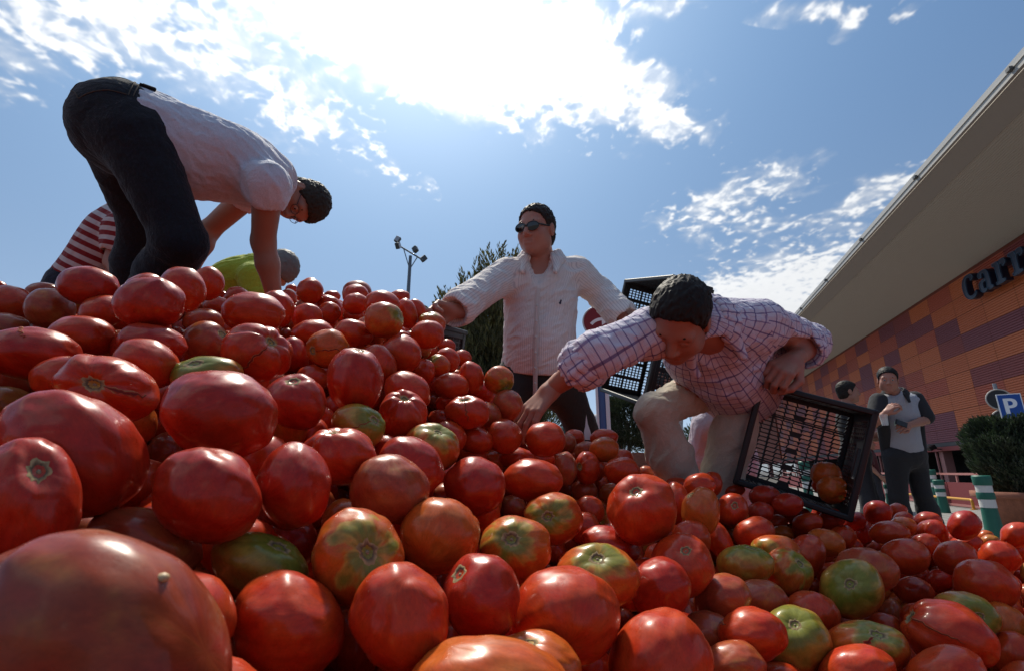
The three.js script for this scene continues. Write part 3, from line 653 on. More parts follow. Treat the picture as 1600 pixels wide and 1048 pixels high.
for (let it = 0; it < 80; it++) for (let i = 0; i < heroes.length; i++) for (let j = i + 1; j < heroes.length; j++) {
  const a = heroes[i], b = heroes[j]; if (Math.abs(a.u - b.u) > a.rx + b.rx || Math.abs(a.v - b.v) > a.ry + b.ry) continue;
  const gap = 0.93 * (a.R + b.R) - a.c.distanceTo(b.c); if (gap <= 0) continue;
  const [f, k] = a.key > b.key ? [a, b] : [b, a];
  f.d = Math.max(f.d0 * 0.80, f.d - gap * 0.2); k.d = Math.min(k.d0 * 1.30, k.d + gap * 0.3); placeHero(f); placeHero(k);
}
// ---------------------------------------------------------------- the heap's surface, and the tomatoes between and under those above
const heapBase = (x, z) => {
  const crest = lerp(1.13, 0.44, ss(-0.95, 0.75, x + 0.18 * (z + 1.2))), zr = lerp(-1.55, -1.7, ss(-0.5, 0.8, x));
  const far = zr - 0.75 - 0.5 * ss(-0.3, -1.2, x);
  let y = crest + (z > zr ? -(z - zr) * lerp(0.30, 0.05, ss(-0.5, 0.7, x)) : 0);
  if (z < far) y -= (far - z) * 0.62;
  if (x > 2.3) y -= (x - 2.3) * 0.62;
  if (x < -2.4) y -= (-2.4 - x) * 0.62;
  if (z > 0.25) y -= (z - 0.25) * 0.75;
  return y;
};
const heapTop = (x, z) => {
  const b = heapBase(x, z); let s = 0, w = 0.02;
  for (const h of heroes) { const q = Math.exp(-((h.c.x - x) ** 2 + (h.c.z - z) ** 2) / (2 * 0.11 * 0.11)); if (q > 1e-5) { s += q * (h.c.y - heapBase(h.c.x, h.c.z)); w += q; } }
  return b + s / w;
};
const skyline = new Float32Array(W).fill(9999);
for (const h of heroes) for (let u = Math.max(0, h.u - h.rx); u < Math.min(W, h.u + h.rx); u++) skyline[u] = Math.min(skyline[u], h.v - h.ry * Math.sqrt(Math.max(0, 1 - ((u - h.u) / h.rx) ** 2)));
const cellOf = (x, y, z) => `${Math.floor(x / 0.14)},${Math.floor(y / 0.14)},${Math.floor(z / 0.14)}`, cells = new Map();
const balls = heroes.map((h) => ({ c: h.c, R: h.R, hero: h }));
const putBall = (b) => { const k = cellOf(b.c.x, b.c.y, b.c.z); if (!cells.has(k)) cells.set(k, []); cells.get(k).push(b); };
balls.forEach(putBall);
const nearBalls = function* (c) { const x = Math.floor(c.x / 0.14), y = Math.floor(c.y / 0.14), z = Math.floor(c.z / 0.14); for (let i = -1; i < 2; i++) for (let j = -1; j < 2; j++) for (let k = -1; k < 2; k++) { const l = cells.get(`${x + i},${y + j},${z + k}`); if (l) yield* l; } };
setSeed(77);
for (let layer = 0; layer < 9; layer++) for (let n = 0; n < (layer < 4 ? 26000 : 9000); n++) {
  const x = layer < 4 ? rr(-3.4, 3.2) : rr(-1.4, 1.8), z = layer < 4 ? rr(-4.2, 0.7) : rr(-1.6, 0.5), R = rr(0.030, 0.040), top = heapTop(x, z), y = Math.max(R * 0.95, top - 0.012 - layer * 0.055 - rr(0, 0.02));
  if (top < -0.02 || y > EYE + 0.9) continue;
  const c = V(x, y, z), p = pix(c), fromEye = Math.hypot(x, y - EYE, z);
  if (fromEye < 0.17) continue;
  let ok = true;
  for (const b of nearBalls(c)) if (b.c.distanceTo(c) < 0.90 * (b.R + R)) { ok = false; break; }
  if (!ok) continue;
  if (p[2] > 0.02) {
    const rp = F * R / p[2];
    for (const h of heroes) { if (h.d < p[2] + 0.01) continue; const e = ((p[0] - h.u) / (h.rx + rp * 0.75)) ** 2 + ((p[1] - h.v) / (h.ry + rp * 0.75)) ** 2; if (e < 1) { ok = false; break; } }
    const u = Math.round(p[0]); if (ok && u >= 0 && u < W && p[1] - rp < skyline[u] + 3) ok = false;
  }
  if (!ok) continue;
  const b = { c, R, p, layer }; balls.push(b); putBall(b);
}
// which of them show: a coarse depth picture
const seen = new Int32Array(400 * 262).fill(-1), depthAt = new Float32Array(400 * 262).fill(1e9);
balls.forEach((b, i) => {
  const p = b.hero ? [b.hero.u, b.hero.v, b.hero.d] : b.p; if (p[2] < 0.05) return;
  const a = (b.hero ? b.hero.rx : F * b.R / p[2]) / 4, e = (b.hero ? b.hero.ry : F * b.R / p[2]) / 4;
  for (let y = Math.max(0, Math.floor(p[1] / 4 - e)); y < Math.min(262, p[1] / 4 + e); y++) for (let x = Math.max(0, Math.floor(p[0] / 4 - a)); x < Math.min(400, p[0] / 4 + a); x++) {
    if (((x - p[0] / 4) / a) ** 2 + ((y - p[1] / 4) / e) ** 2 > 1) continue;
    if (p[2] < depthAt[y * 400 + x]) { depthAt[y * 400 + x] = p[2]; seen[y * 400 + x] = i; }
  }
});
balls.forEach((b) => { b.px = 0; }); seen.forEach((i) => { if (i >= 0) balls[i].px++; });

setSeed(5);
const fromUnit = (h) => {   // turns a unit ball into the tomato seen: e1, e2 across the line of sight, e3 along it
  const e3 = h.c.clone().sub(camera.position).normalize(), ex = V(1, 0, 0).addScaledVector(e3, -e3.x).normalize(), ey = e3.clone().cross(ex);
  const c = Math.cos(h.ang), s = Math.sin(h.ang), a = ex.clone().multiplyScalar(c).addScaledVector(ey, s), b = ex.clone().multiplyScalar(-s).addScaledVector(ey, c), k = h.d / F;
  return { a, b, e3, ra: h.p1 * k, rb: h.p2 * k, re: Math.min(h.p1, Math.sqrt(h.p1 * h.p2) * 1.05) * k };
};
function buildHero(h) {
  const f = fromUnit(h), M = new THREE.Matrix4().makeBasis(f.a, f.b, f.e3);
  // direction of the stem, in the ball's own axes
  let s;
  if (h.stem) {
    const q = dirAt(h.stem[0], h.stem[1]).multiplyScalar(h.d).add(camera.position).sub(h.c), x = q.dot(f.a) / f.ra, y = q.dot(f.b) / f.rb, l = Math.min(0.97, Math.hypot(x, y)), k = l / (Math.hypot(x, y) || 1);
    s = V(x * k, y * k, -Math.sqrt(1 - l * l));
  } else { do s = V(rr(-1, 1), rr(-1, 1), rr(0.1, 1)); while (s.length() < 0.2); s.normalize(); }
  const turn = new THREE.Matrix4().makeRotationFromQuaternion(new THREE.Quaternion().setFromUnitVectors(V(0, 1, 0), s)).multiply(new THREE.Matrix4().makeRotationY(h.i));
  const lin3 = new THREE.Matrix3().setFromMatrix4(M.multiply(new THREE.Matrix4().makeScale(f.ra, f.rb, f.re)).multiply(turn));
  const big = h.r > 70 ? 2 : h.r > 35 ? 1 : 0, seed = h.i * 7 + 3;
  const g = tomatoGeometry(h.look, seed, [36, 56, 96][big], [24, 36, 64][big], lin3);
  const m = shade(new THREE.Mesh(g, tomatoSkin)); m.name = numbered('tomato'); m.position.copy(h.c); scene.add(m);
  if (h.stem && h.r > 14) {
    part('stem_scar', scarGeometry(h.look, seed, lin3), scarMat, m);
  }
  if (/split|cracked|torn|seam|crease|wrinkled|cleft|fold/.test(h.label ?? '')) {
    let best = 0, bd = 1e9; for (let k = 0; k < 24; k++) { const ph = k / 24 * 2 * Math.PI, q = V(Math.sin(0.9) * Math.cos(ph), Math.cos(0.9), Math.sin(0.9) * Math.sin(ph)).applyMatrix3(lin3).dot(f.e3); if (q < bd) { bd = q; best = ph; } }
    part('crack', crackGeometry(h.look, seed, lin3, best, 0.25, /cleft|crease|fold|seam/.test(h.label) ? 1.7 : 1.2, /split|cracked|torn/.test(h.label) ? 0.10 : 0.045), scarMat, m);
  }
  return m;
}
const plain = (u, v) => u < 420 ? ['plain red tomato without green or scar on the steep left side of the heap', 'plain tomatoes on the left slope']
  : v < 600 ? ['plain red tomato on the high middle part of the heap near the skyline', 'plain tomatoes near the skyline in the middle']
  : u < 1000 ? ['plain red tomato on the middle slope of the heap, without green or a scar', 'plain tomatoes on the middle slope']
  : ['plain red tomato on the low flat right part of the heap', 'plain tomatoes on the right part'];
// what a plain tomato lies beside: told by a marked neighbour where that makes the words its own
const COLOURS = { r: 'plain red', d: 'deep red', o: 'orange red', p: 'dull pale red', R: 'ribbed red', g: 'green-shouldered', G: 'mostly green', y: 'yellow', q: 'brownish' }, nameless = [];
for (const h of heroes) {
  const m = buildHero(h);
  if (h.r > 150) { const dir = at(254, 902, h.d).sub(h.c), rc = new THREE.Raycaster(camera.position.clone(), at(254, 902, 1).sub(camera.position).normalize()); m.updateMatrixWorld(); const hit = rc.intersectObject(m)[0]; if (hit) { const p = hit.point.sub(h.c).multiplyScalar(0.994); part('blossom_tip', new THREE.SphereGeometry(0.0026, 14, 10).scale(1, 0.8, 1).translate(p.x, p.y, p.z), std(lin(0.50, 0.34, 0.17), 0.5), m); } }
  if (h.label) tag(m, h.label, 'tomato', 'tomatoes of the big heap'); else nameless.push([m, h.u, h.v, COLOURS[h.look], plain(h.u, h.v)]);
}
const kinds = ['r', 'r', 'd', 'r', 'o', 'p', 'r', 'g'].map((k, i) => tomatoGeometry(k, 500 + i * 13, 30, 20, new THREE.Matrix3().set(1, 0, 0, 0, 0.86, 0, 0, 0, 1)));
const fillers = balls.filter((b) => !b.hero).sort((a, b) => b.px - a.px);
const single = fillers.slice(0, 300 - heroes.length).filter((b) => b.px > 2), rest = fillers.slice(single.length);
const spin = () => new THREE.Quaternion().setFromEuler(new THREE.Euler(rr(0, 6.28), rr(0, 6.28), rr(0, 6.28)));
const protos = kinds.map((g) => { const m = shade(new THREE.Mesh(g, tomatoSkin)); return m; });
single.forEach((b, i) => {
  const m = protos[Math.floor(rnd() * 7)].clone(); m.name = numbered('tomato'); m.position.copy(b.c); m.quaternion.copy(spin()); m.scale.setScalar(b.R); scene.add(m);
  nameless.push([m, b.p[0], b.p[1], 'small tomato wedged', ['plain tomato wedged deep in a gap between the others of the heap', 'tomatoes in the gaps of the heap']]);
});
kinds.forEach((g, k) => {
  const mine = rest.filter((_, i) => i % kinds.length === k), im = shade(new THREE.InstancedMesh(g, tomatoSkin, mine.length));
  im.name = numbered('tomato_pile'); im.userData.kind = 'stuff';
  mine.forEach((b, i) => im.setMatrixAt(i, new THREE.Matrix4().compose(b.c, spin(), V(b.R, b.R, b.R))));
  tag(im, 'rest of the big heap of red tomatoes, too many to count', 'tomatoes', 'rest of the tomato heap'); scene.add(im);
});
const marked = heroes.filter((h) => h.label && h.label.split(' ').length <= 10), given = new Map(), said = [];
for (const q of nameless) {
  const [, u, v, look] = q, near = marked.map((h) => ({ h, d: Math.hypot(u - h.u, v - h.v) - 0.8 * h.r })).sort((a, b) => a.d - b.d).slice(0, 3).filter((e) => e.d < 90);
  const words = near.map(({ h }) => { const x = (u - h.u) / h.rx, y = (v - h.v) / h.ry, side = Math.abs(x) > 2 * Math.abs(y) ? (x < 0 ? 'left of' : 'right of') : Math.abs(y) > 2 * Math.abs(x) ? (y < 0 ? 'above' : 'below') : `${y < 0 ? 'above' : 'below'} and ${x < 0 ? 'left' : 'right'} of`; return `${look.includes('wedged') ? 'small tomato' : look + ' tomato'} ${side} the ${h.label}`; }).filter((w) => w.split(' ').length <= 16);
  said.push(words); for (const w of words) given.set(w, (given.get(w) ?? 0) + 1);
}
nameless.forEach(([m, , , , [l, g]], i) => { const w = said[i].find((x) => given.get(x) === 1); if (w) tag(m, w, 'tomato', 'tomatoes of the big heap'); else tag(m, l, 'tomato', g); });
// ---------------------------------------------------------------- the supermarket building at the right
const A0 = 12, A1 = 96, NW = 15, YB = 2.05, YT = 9.95, EDGE_N = 10, EDGE_Y = 11.02;
const building = thing('supermarket_building', 'long building clad in orange and maroon slatted panels under a deep pale canopy roof', 'building', V(0, 0, 0), -TH);   // own axes: x across, y up, -z along
{
  const rowsN = 9, ph = (YT - YB) / rowsN, pw = 2.15, prof = (hgt) => {   // one slatted panel: seven slats with grooves between
    const pos = [], idx = [], n = 8, s = hgt / n; const add = (y, x) => { for (const z of [0, -pw + 0.02]) pos.push(x, y, z); };
    for (let i = 0; i < n; i++) { const y = i * s; add(y + 0.006, 0.03); add(y + s * 0.14, -0.006); add(y + s * 0.84, 0.004); add(y + s * 0.94, 0.03); }
    const rows = pos.length / 6; for (let r = 0; r < rows - 1; r++) { const a = r * 2; idx.push(a, a + 1, a + 2, a + 1, a + 3, a + 2); }
    const g = new THREE.BufferGeometry(); g.setAttribute('position', new THREE.Float32BufferAttribute(pos, 3)); g.setIndex(idx); const h = g.toNonIndexed(); h.computeVertexNormals(); return h;
  };
  const panelGeo = prof(ph - 0.008);
  const tones = { o: [[0.60, 0.145, 0.044], [0.63, 0.16, 0.048]], r: [[0.50, 0.098, 0.045], [0.46, 0.090, 0.042]], m: [[0.32, 0.064, 0.052], [0.30, 0.060, 0.050]], p: [[0.255, 0.060, 0.070], [0.24, 0.056, 0.066]] };
  const mats = {}; for (const k in tones) mats[k] = tones[k].map((c) => std(lin(...c), 0.62));
  // rows from the eaves down, columns from the corner nearest the camera on
  const plan = ['mmmmmmroromprprorprorporrpo', 'orooooooopprrormorporprorpo', 'rooroooopropopormoroprorpor', 'mpopppppmooropmoropropporor', 'oorooooooorm rooproporropor', 'mommmmmmorrmporporporproorp', 'oooroooroorooporporrporopro', 'rommooooopporporporporprorp', 'oopooorropppororporporporpo'];
  setSeed(9);
  for (let r = 0; r < rowsN; r++) for (let c = 0; c < 27; c++) {
    const a = A0 - 0.5 + c * pw; const k = plan[r][c] && tones[plan[r][c]] ? plan[r][c] : 'o';
    const m = part('panel', panelGeo, mats[k][rnd() < 0.5 ? 0 : 1], building); m.position.set(NW, YT - (r + 1) * ph, -a);
  }
  part('wall', [boxAt(0.2, YT - YB + 0.4, A1 - A0, NW + 0.14, (YT + YB) / 2 + 0.1, -(A0 + A1) / 2), boxAt(0.3, YT - YB, A1 - 70, NW + 0.05, (YT + YB) / 2, -(70 + A1) / 2)], std(lin(0.22, 0.045, 0.02), 0.8), building);
  // canopy: ribbed soffit rising outwards, plain strip, thin edge
  const rib = [], N = 46, Z0 = -A0 + 9, Z1 = -A1; const pos = [], idx = [];
  const push = (x, y) => { pos.push(x, y, Z0, x, y, Z1); };
  for (let i = 0; i <= N; i++) { const t = i / N, x = lerp(NW, EDGE_N + 0.95, t), y = lerp(YT + 0.12, lerp(YT, EDGE_Y, 0.81), t); push(x, y); push(x - 0.012, y + 0.022); push(x - 0.055, y + 0.026); push(x - 0.066, y + 0.004); }
  for (let r = 0; r < pos.length / 6 - 1; r++) { const a = r * 2; idx.push(a, a + 1, a + 2, a + 1, a + 3, a + 2); }
  const sg = new THREE.BufferGeometry(); sg.setAttribute('position', new THREE.Float32BufferAttribute(pos, 3)); sg.setIndex(idx); const s2 = sg.toNonIndexed(); s2.computeVertexNormals();
  part('soffit', s2, std(lin(0.58, 0.52, 0.455), 0.75), building);
  const strip = (x0, y0, x1, y1, th, name, m) => { const l = Math.hypot(x1 - x0, y1 - y0), g = boxAt(l, th, Z0 - Z1, 0, 0, 0); g.rotateZ(Math.atan2(y1 - y0, x1 - x0)).translate((x0 + x1) / 2, (y0 + y1) / 2 + th / 2, (Z0 + Z1) / 2); return part(name, g, m, building); };
  strip(EDGE_N + 0.10, EDGE_Y - 0.02, EDGE_N + 0.92, lerp(YT, EDGE_Y, 0.80), 0.05, 'eaves_strip', std(lin(0.47, 0.43, 0.39), 0.7));
  part('fascia', [boxAt(0.10, 0.16, Z0 - Z1, EDGE_N, EDGE_Y + 0.05, (Z0 + Z1) / 2), boxAt(0.04, 0.05, Z0 - Z1, EDGE_N - 0.06, EDGE_Y + 0.16, (Z0 + Z1) / 2)], std(lin(0.44, 0.42, 0.39), 0.6), building);
  part('roof', boxAt(26, 0.3, Z0 - Z1, 13 + EDGE_N + 0.06, EDGE_Y + 0.32, (Z0 + Z1) / 2), std(lin(0.4, 0.4, 0.4), 0.8), building);
  const clips = []; for (let a = 14; a < 60; a += 5.2) clips.push(boxAt(0.12, 0.1, 0.16, EDGE_N - 0.1, EDGE_Y + 0.14, -a)); for (const c of clips) part('gutter_bracket', c, std(lin(0.12, 0.12, 0.12), 0.5, { metalness: 0.6 }), building);
  // open parking level beneath
  part('lintel', boxAt(0.3, 0.22, A1 - A0, NW + 0.02, YB - 0.12, -(A0 + A1) / 2), std(lin(0.30, 0.055, 0.05), 0.7), building);
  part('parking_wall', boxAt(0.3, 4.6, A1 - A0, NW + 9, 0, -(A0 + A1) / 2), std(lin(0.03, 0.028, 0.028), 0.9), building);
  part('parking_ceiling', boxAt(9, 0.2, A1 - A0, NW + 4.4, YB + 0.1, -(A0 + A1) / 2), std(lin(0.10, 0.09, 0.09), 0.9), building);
  for (let a = 18.1; a < 80; a += 7.55) part('column', [boxAt(0.42, 3.2, 0.42, NW + 0.3, 0.5, -a), boxAt(0.08, 3.1, 0.08, NW + 0.02, 0.5, -a - 0.32)], std(lin(0.40, 0.17, 0.15), 0.7), building);
}
// ---------------------------------------------------------------- shop sign on the panels
{
  const sign = thing('shop_sign', 'dark navy serif shop lettering with thin pale blue outlines standing on the orange panels', 'sign', site(26.75, 8.40, NW - 0.28), -TH - Math.PI / 2 + Math.PI);
  const font = await new FontLoader().loadAsync('fonts/droid/droid_serif_bold.typeface.json');
  const navy = std(lin(0.010, 0.016, 0.040), 0.35), rim = std(lin(0.07, 0.15, 0.24), 0.4);
  sign.rotation.y = -TH - Math.PI / 2; let x = 0;
  for (const ch of 'Carrefour') {
    const size = ch === 'C' || ch === 'f' ? 1.12 : 1.22, g = new TextGeometry(ch, { font, size, depth: 0.22, curveSegments: 8, bevelEnabled: true, bevelSize: 0.03, bevelThickness: 0.03, bevelSegments: 2 });
    g.computeBoundingBox(); const w = g.boundingBox.max.x, sq = ch === 'C' ? 1.30 : 1.0;
    const l = part('letter', g.translate(0, 0, 0), navy, sign); l.position.x = x; 
    const tubes = []; for (const sh of font.generateShapes(ch, size)) for (const pts of [sh.getPoints(10), ...sh.holes.map((h) => h.getPoints(10))]) { const v = pts.filter((p, i) => !i || p.distanceTo(pts[i - 1]) > 0.004).map((p) => V(p.x, p.y, 0.262)); if (v[0].distanceTo(v.at(-1)) < 0.004) v.pop(); tubes.push(new THREE.TubeGeometry(new THREE.CatmullRomCurve3(v, true, 'centripetal'), v.length * 3, 0.009, 5, true)); }
    part('outline_tube', tubes, rim, l);
    x += w + 0.16;
  }
}
// ---------------------------------------------------------------- street furniture
function bollard(name, label, u, vTop, d, sy = 1) {
  const top = at(u, vTop, d), t = thing(name, label, 'bollard', V(top.x, 0.012, top.z), 0, 'green bollards along the pavement'), h = top.y - 0.012, r = 0.078;
  const green = std(lin(0.012, 0.115, 0.080), 0.5), white = std(lin(0.62, 0.62, 0.60), 0.45);
  const L = (pts) => new THREE.LatheGeometry(pts.map(([a, b]) => new THREE.Vector2(a, b)), 28);
  part('post', L([[r * 1.12, 0], [r * 1.1, h * 0.05], [r, h * 0.30], [r * 0.93, h * 0.47], [r * 0.93, h * 0.50]]), green, t);
  part('ring', L([[r * 0.93, h * 0.62], [r * 1.05, h * 0.635], [r * 1.05, h * 0.72], [r * 0.93, h * 0.735]]), green, t);
  part('reflective_band', L([[r * 0.95, h * 0.495], [r * 0.965, h * 0.5], [r * 0.965, h * 0.62], [r * 0.95, h * 0.625]]), white, t);
  part('reflective_band', L([[r * 0.95, h * 0.73], [r * 0.965, h * 0.735], [r * 0.965, h * 0.84], [r * 0.95, h * 0.845]]), white, t);
  part('top_collar', L([[r * 0.93, h * 0.838], [r * 1.10, h * 0.85], [r * 1.12, h * 0.97], [r * 1.02, h], [r * 0.4, h], [0.001, h * 0.99]]), green, t);
  return t;
}
bollard('bollard', 'green bollard with two white bands right beside the tilted crate', 1347, 721, 6.6);
bollard('bollard', 'thin far green bollard between the first one and the dark trousers', 1385, 741, 9.4);
bollard('bollard', 'green bollard right of the dark trousers, before the red parapet', 1466, 749, 9.2);
bollard('bollard', 'green bollard standing against the terracotta planter at the right', 1533, 742, 5.6);
bollard('bollard', 'far green bollard half hidden behind the dark trousers', 1455, 733, 11.5);
bollard('bollard', 'green bollard just visible between the planter and the crouching man', 1014, 706, 8.2);
bollard('bollard', 'green bollard behind the legs of the man in sunglasses', 874, 668, 6.0);
bollard('bollard', 'green banded bollard seen through the tilted crate', 1256, 720, 8.6);
{
  const p = thing('parapet', 'low dark red parapet wall with a pink rail before the parking level', 'wall', V(0, 0, 0), -TH), N = 6.35;
  for (let a = 5.5; a < 30; a += 2.4) part('wall_panel', boxAt(0.10, 0.50, 2.37, N, 0.27, -a), std(lin(0.17, 0.022, 0.026), 0.7), p);
  const pink = std(lin(0.42, 0.17, 0.15), 0.5);
  part('rail', boxAt(0.06, 0.045, 25, N - 0.02, 0.70, -17.5), pink, p); part('base_rail', boxAt(0.06, 0.05, 25, N - 0.03, 0.04, -17.5), pink, p);
  for (let a = 6; a < 30; a += 1.25) part('upright', boxAt(0.035, 0.66, 0.035, N - 0.02, 0.36, -a), pink, p);
}
{
  const y = onGround(1523, 797), b = thing('hoop_barrier', 'yellow tubular hoop barrier in front of the red parapet', 'barrier', V(y.x, 0.012, y.z), -TH), m = std(lin(0.55, 0.26, 0.02), 0.45), r = 0.026;
  const pts = [V(0, 0, 0), V(0, 0.155, 0), V(0, 0.19, -0.04), V(0, 0.19, -3.2), V(0, 0.155, -3.24), V(0, 0, -3.24)];
  part('tube', new THREE.TubeGeometry(new THREE.CatmullRomCurve3(pts, false, 'catmullrom', 0.05), 90, r, 10), m, b); for (const z of [0, -3.24]) part('foot_plate', new THREE.CylinderGeometry(0.06, 0.06, 0.012, 16).translate(0, 0.006, z), m, b);
}
{
  const c = site(32.5, 1.95, NW - 0.45), o = thing('floodlight', 'small black floodlight on an arm under the lower edge of the orange cladding', 'floodlight', c, -TH);
  part('arm', bar(V(0.5, -0.05, -0.1), V(0, 0, 0), 0.03), blackPlastic, o); part('lamp_head', rbox(0.34, 0.22, 0.4, 0.03).rotateZ(0.5).translate(-0.15, 0.05, 0), blackPlastic, o);
}
// lettered signs
function canvasTex(w, h, draw) { const c = document.createElement('canvas'); c.width = w; c.height = h; draw(c.getContext('2d')); const t = new THREE.CanvasTexture(c); t.colorSpace = THREE.SRGBColorSpace; return t; }
{
  const d = 8.2, c = at(1581, 636, d), s = thing('parking_sign', 'blue parking sign with a white P and a small arrow above the potted shrub', 'sign', V(c.x, 0, c.z), -0.62), wd = 0.31, hg = 0.46;
  const face = canvasTex(256, 380, (x) => { x.fillStyle = '#eef2f6'; x.fillRect(0, 0, 256, 380); x.fillStyle = '#1c4fa0'; x.fillRect(10, 10, 236, 360); x.fillStyle = '#f4f6f8'; x.font = 'bold 300px sans-serif'; x.textAlign = 'center'; x.fillText('P', 122, 275); x.lineWidth = 14; x.strokeStyle = '#f4f6f8'; x.beginPath(); x.moveTo(176, 282); x.lineTo(218, 330); x.moveTo(218, 292); x.lineTo(218, 331); x.lineTo(178, 331); x.stroke(); });
  part('post', new THREE.CylinderGeometry(0.03, 0.03, c.y + 0.2, 14).translate(0, (c.y + 0.2) / 2, -0.05), std(lin(0.3, 0.3, 0.31), 0.4, { metalness: 0.6 }), s);
  part('plate', rbox(wd, hg, 0.02, 0.008, 0, c.y, 0), std(lin(0.5, 0.5, 0.52), 0.4), s);
  part('printed_face', new THREE.PlaneGeometry(wd - 0.006, hg - 0.006).translate(0, c.y, 0.0125), std(lin(1, 1, 1), 0.45, { map: face }), s);
  const sub = canvasTex(256, 90, (x) => { x.fillStyle = '#e9eaec'; x.fillRect(0, 0, 256, 90); x.fillStyle = '#555'; for (let i = 0; i < 3; i++) x.fillRect(20, 16 + i * 22, 216 - i * 40, 9); });
  part('lower_plate', rbox(wd, 0.10, 0.02, 0.006, 0, c.y - hg / 2 - 0.065, 0), std(lin(0.7, 0.7, 0.7), 0.5), s); part('lower_print', new THREE.PlaneGeometry(wd - 0.01, 0.092).translate(0, c.y - hg / 2 - 0.065, 0.0125), std(lin(1, 1, 1), 0.5, { map: sub }), s);
  const c2 = at(1561, 624, 8.9), r2 = thing('round_signs', 'pole with two round dark-backed traffic signs behind the blue parking sign', 'sign', V(c2.x, 0, c2.z), -0.5);
  part('post', new THREE.CylinderGeometry(0.03, 0.03, c2.y + 0.3, 14).translate(0, (c2.y + 0.3) / 2, 0), std(lin(0.3, 0.3, 0.31), 0.4, { metalness: 0.6 }), r2);
  for (const k of [0, -0.37]) part('disc', new THREE.CylinderGeometry(0.18, 0.18, 0.018, 36).rotateX(Math.PI / 2).translate(0, c2.y + k, 0.04), std(lin(0.025, 0.025, 0.027), 0.6), r2), part('disc_rim', new THREE.TorusGeometry(0.181, 0.012, 8, 40).translate(0, c2.y + k, 0.045), std(lin(0.45, 0.42, 0.38), 0.5), r2);
}
{
  const d = 4.6, c = at(936, 503, d), s = thing('no_entry_sign', 'red round traffic sign with a white arrow on a blue and white pole', 'sign', V(c.x, 0, c.z), -0.05);
  part('pole', new THREE.CylinderGeometry(0.055, 0.055, c.y + 0.2, 20).translate(0.0, (c.y + 0.2) / 2, -0.08), std(lin(0.035, 0.085, 0.22), 0.45), s);
  part('pole_stripe', boxAt(0.035, c.y + 0.15, 0.02, 0.045, (c.y + 0.15) / 2, -0.035), std(lin(0.6, 0.62, 0.64), 0.5), s); part('pole_stripe', boxAt(0.022, c.y + 0.15, 0.02, -0.048, (c.y + 0.15) / 2, -0.035), std(lin(0.6, 0.62, 0.64), 0.5), s);
  const face = canvasTex(256, 256, (x) => { x.fillStyle = '#7d1018'; x.fillRect(0, 0, 256, 256); x.strokeStyle = '#e8e6e4'; x.lineWidth = 26; x.beginPath(); x.moveTo(62, 150); x.quadraticCurveTo(110, 96, 180, 108); x.stroke(); x.fillStyle = '#e8e6e4'; x.beginPath(); x.moveTo(150, 60); x.lineTo(226, 112); x.lineTo(150, 160); x.fill(); });
  part('disc', new THREE.CylinderGeometry(0.150, 0.150, 0.015, 40).rotateX(Math.PI / 2).translate(0, c.y, 0), std(lin(0.30, 0.02, 0.025), 0.5), s); part('printed_face', new THREE.CircleGeometry(0.146, 40).translate(0, c.y, 0.0115), std(lin(1, 1, 1), 0.5, { map: face }), s); part('rim', new THREE.TorusGeometry(0.150, 0.008, 8, 48).translate(0, c.y, 0.006), std(lin(0.5, 0.5, 0.5), 0.4), s);
}
// floodlight mast
{
  const d = 34, top = at(646, 394, d), base = V(top.x - 0.2, 0, top.z), o = thing('floodlight_mast', 'tall grey mast carrying a crossbar of four floodlights against the sky', 'street lamp', base, 0), h = top.y, m = std(lin(0.17, 0.19, 0.21), 0.5, { metalness: 0.5 });
  part('mast', bar(V(0, 0, 0), V(0, h - 0.3, 0), 0.20, 0.11, 16), m, o); part('crossbar', bar(V(-0.95, h + 0.55, 0), V(0.95, h - 0.75, 0.3), 0.06), m, o);
  [[-0.95, 0.9, 0.1], [-0.8, 0.25, 0.5], [0.35, 0.1, 0.2], [0.95, -0.55, 0.1]].forEach(([x, y, z], i) => { const t = i * 1.3; const hd = part('lamp_head', rbox(0.36, 0.44, 0.28, 0.05).rotateZ(i % 2 ? 0.7 : -0.5).rotateY(t).translate(x, h + y, z), std(lin(0.07, 0.075, 0.08), 0.5), o); part('lamp_glass', boxAt(0.28, 0.34, 0.04, 0, 0, 0.15).rotateZ(i % 2 ? 0.7 : -0.5).rotateY(t).translate(x, h + y, z), std(lin(0.5, 0.52, 0.55), 0.25), hd); });
  for (const s of [-1, 1]) part('brace', bar(V(0, h - 1.3, 0), V(s * 0.5, h - 0.1 - s * 0.35, 0.1), 0.035), m, o);
}
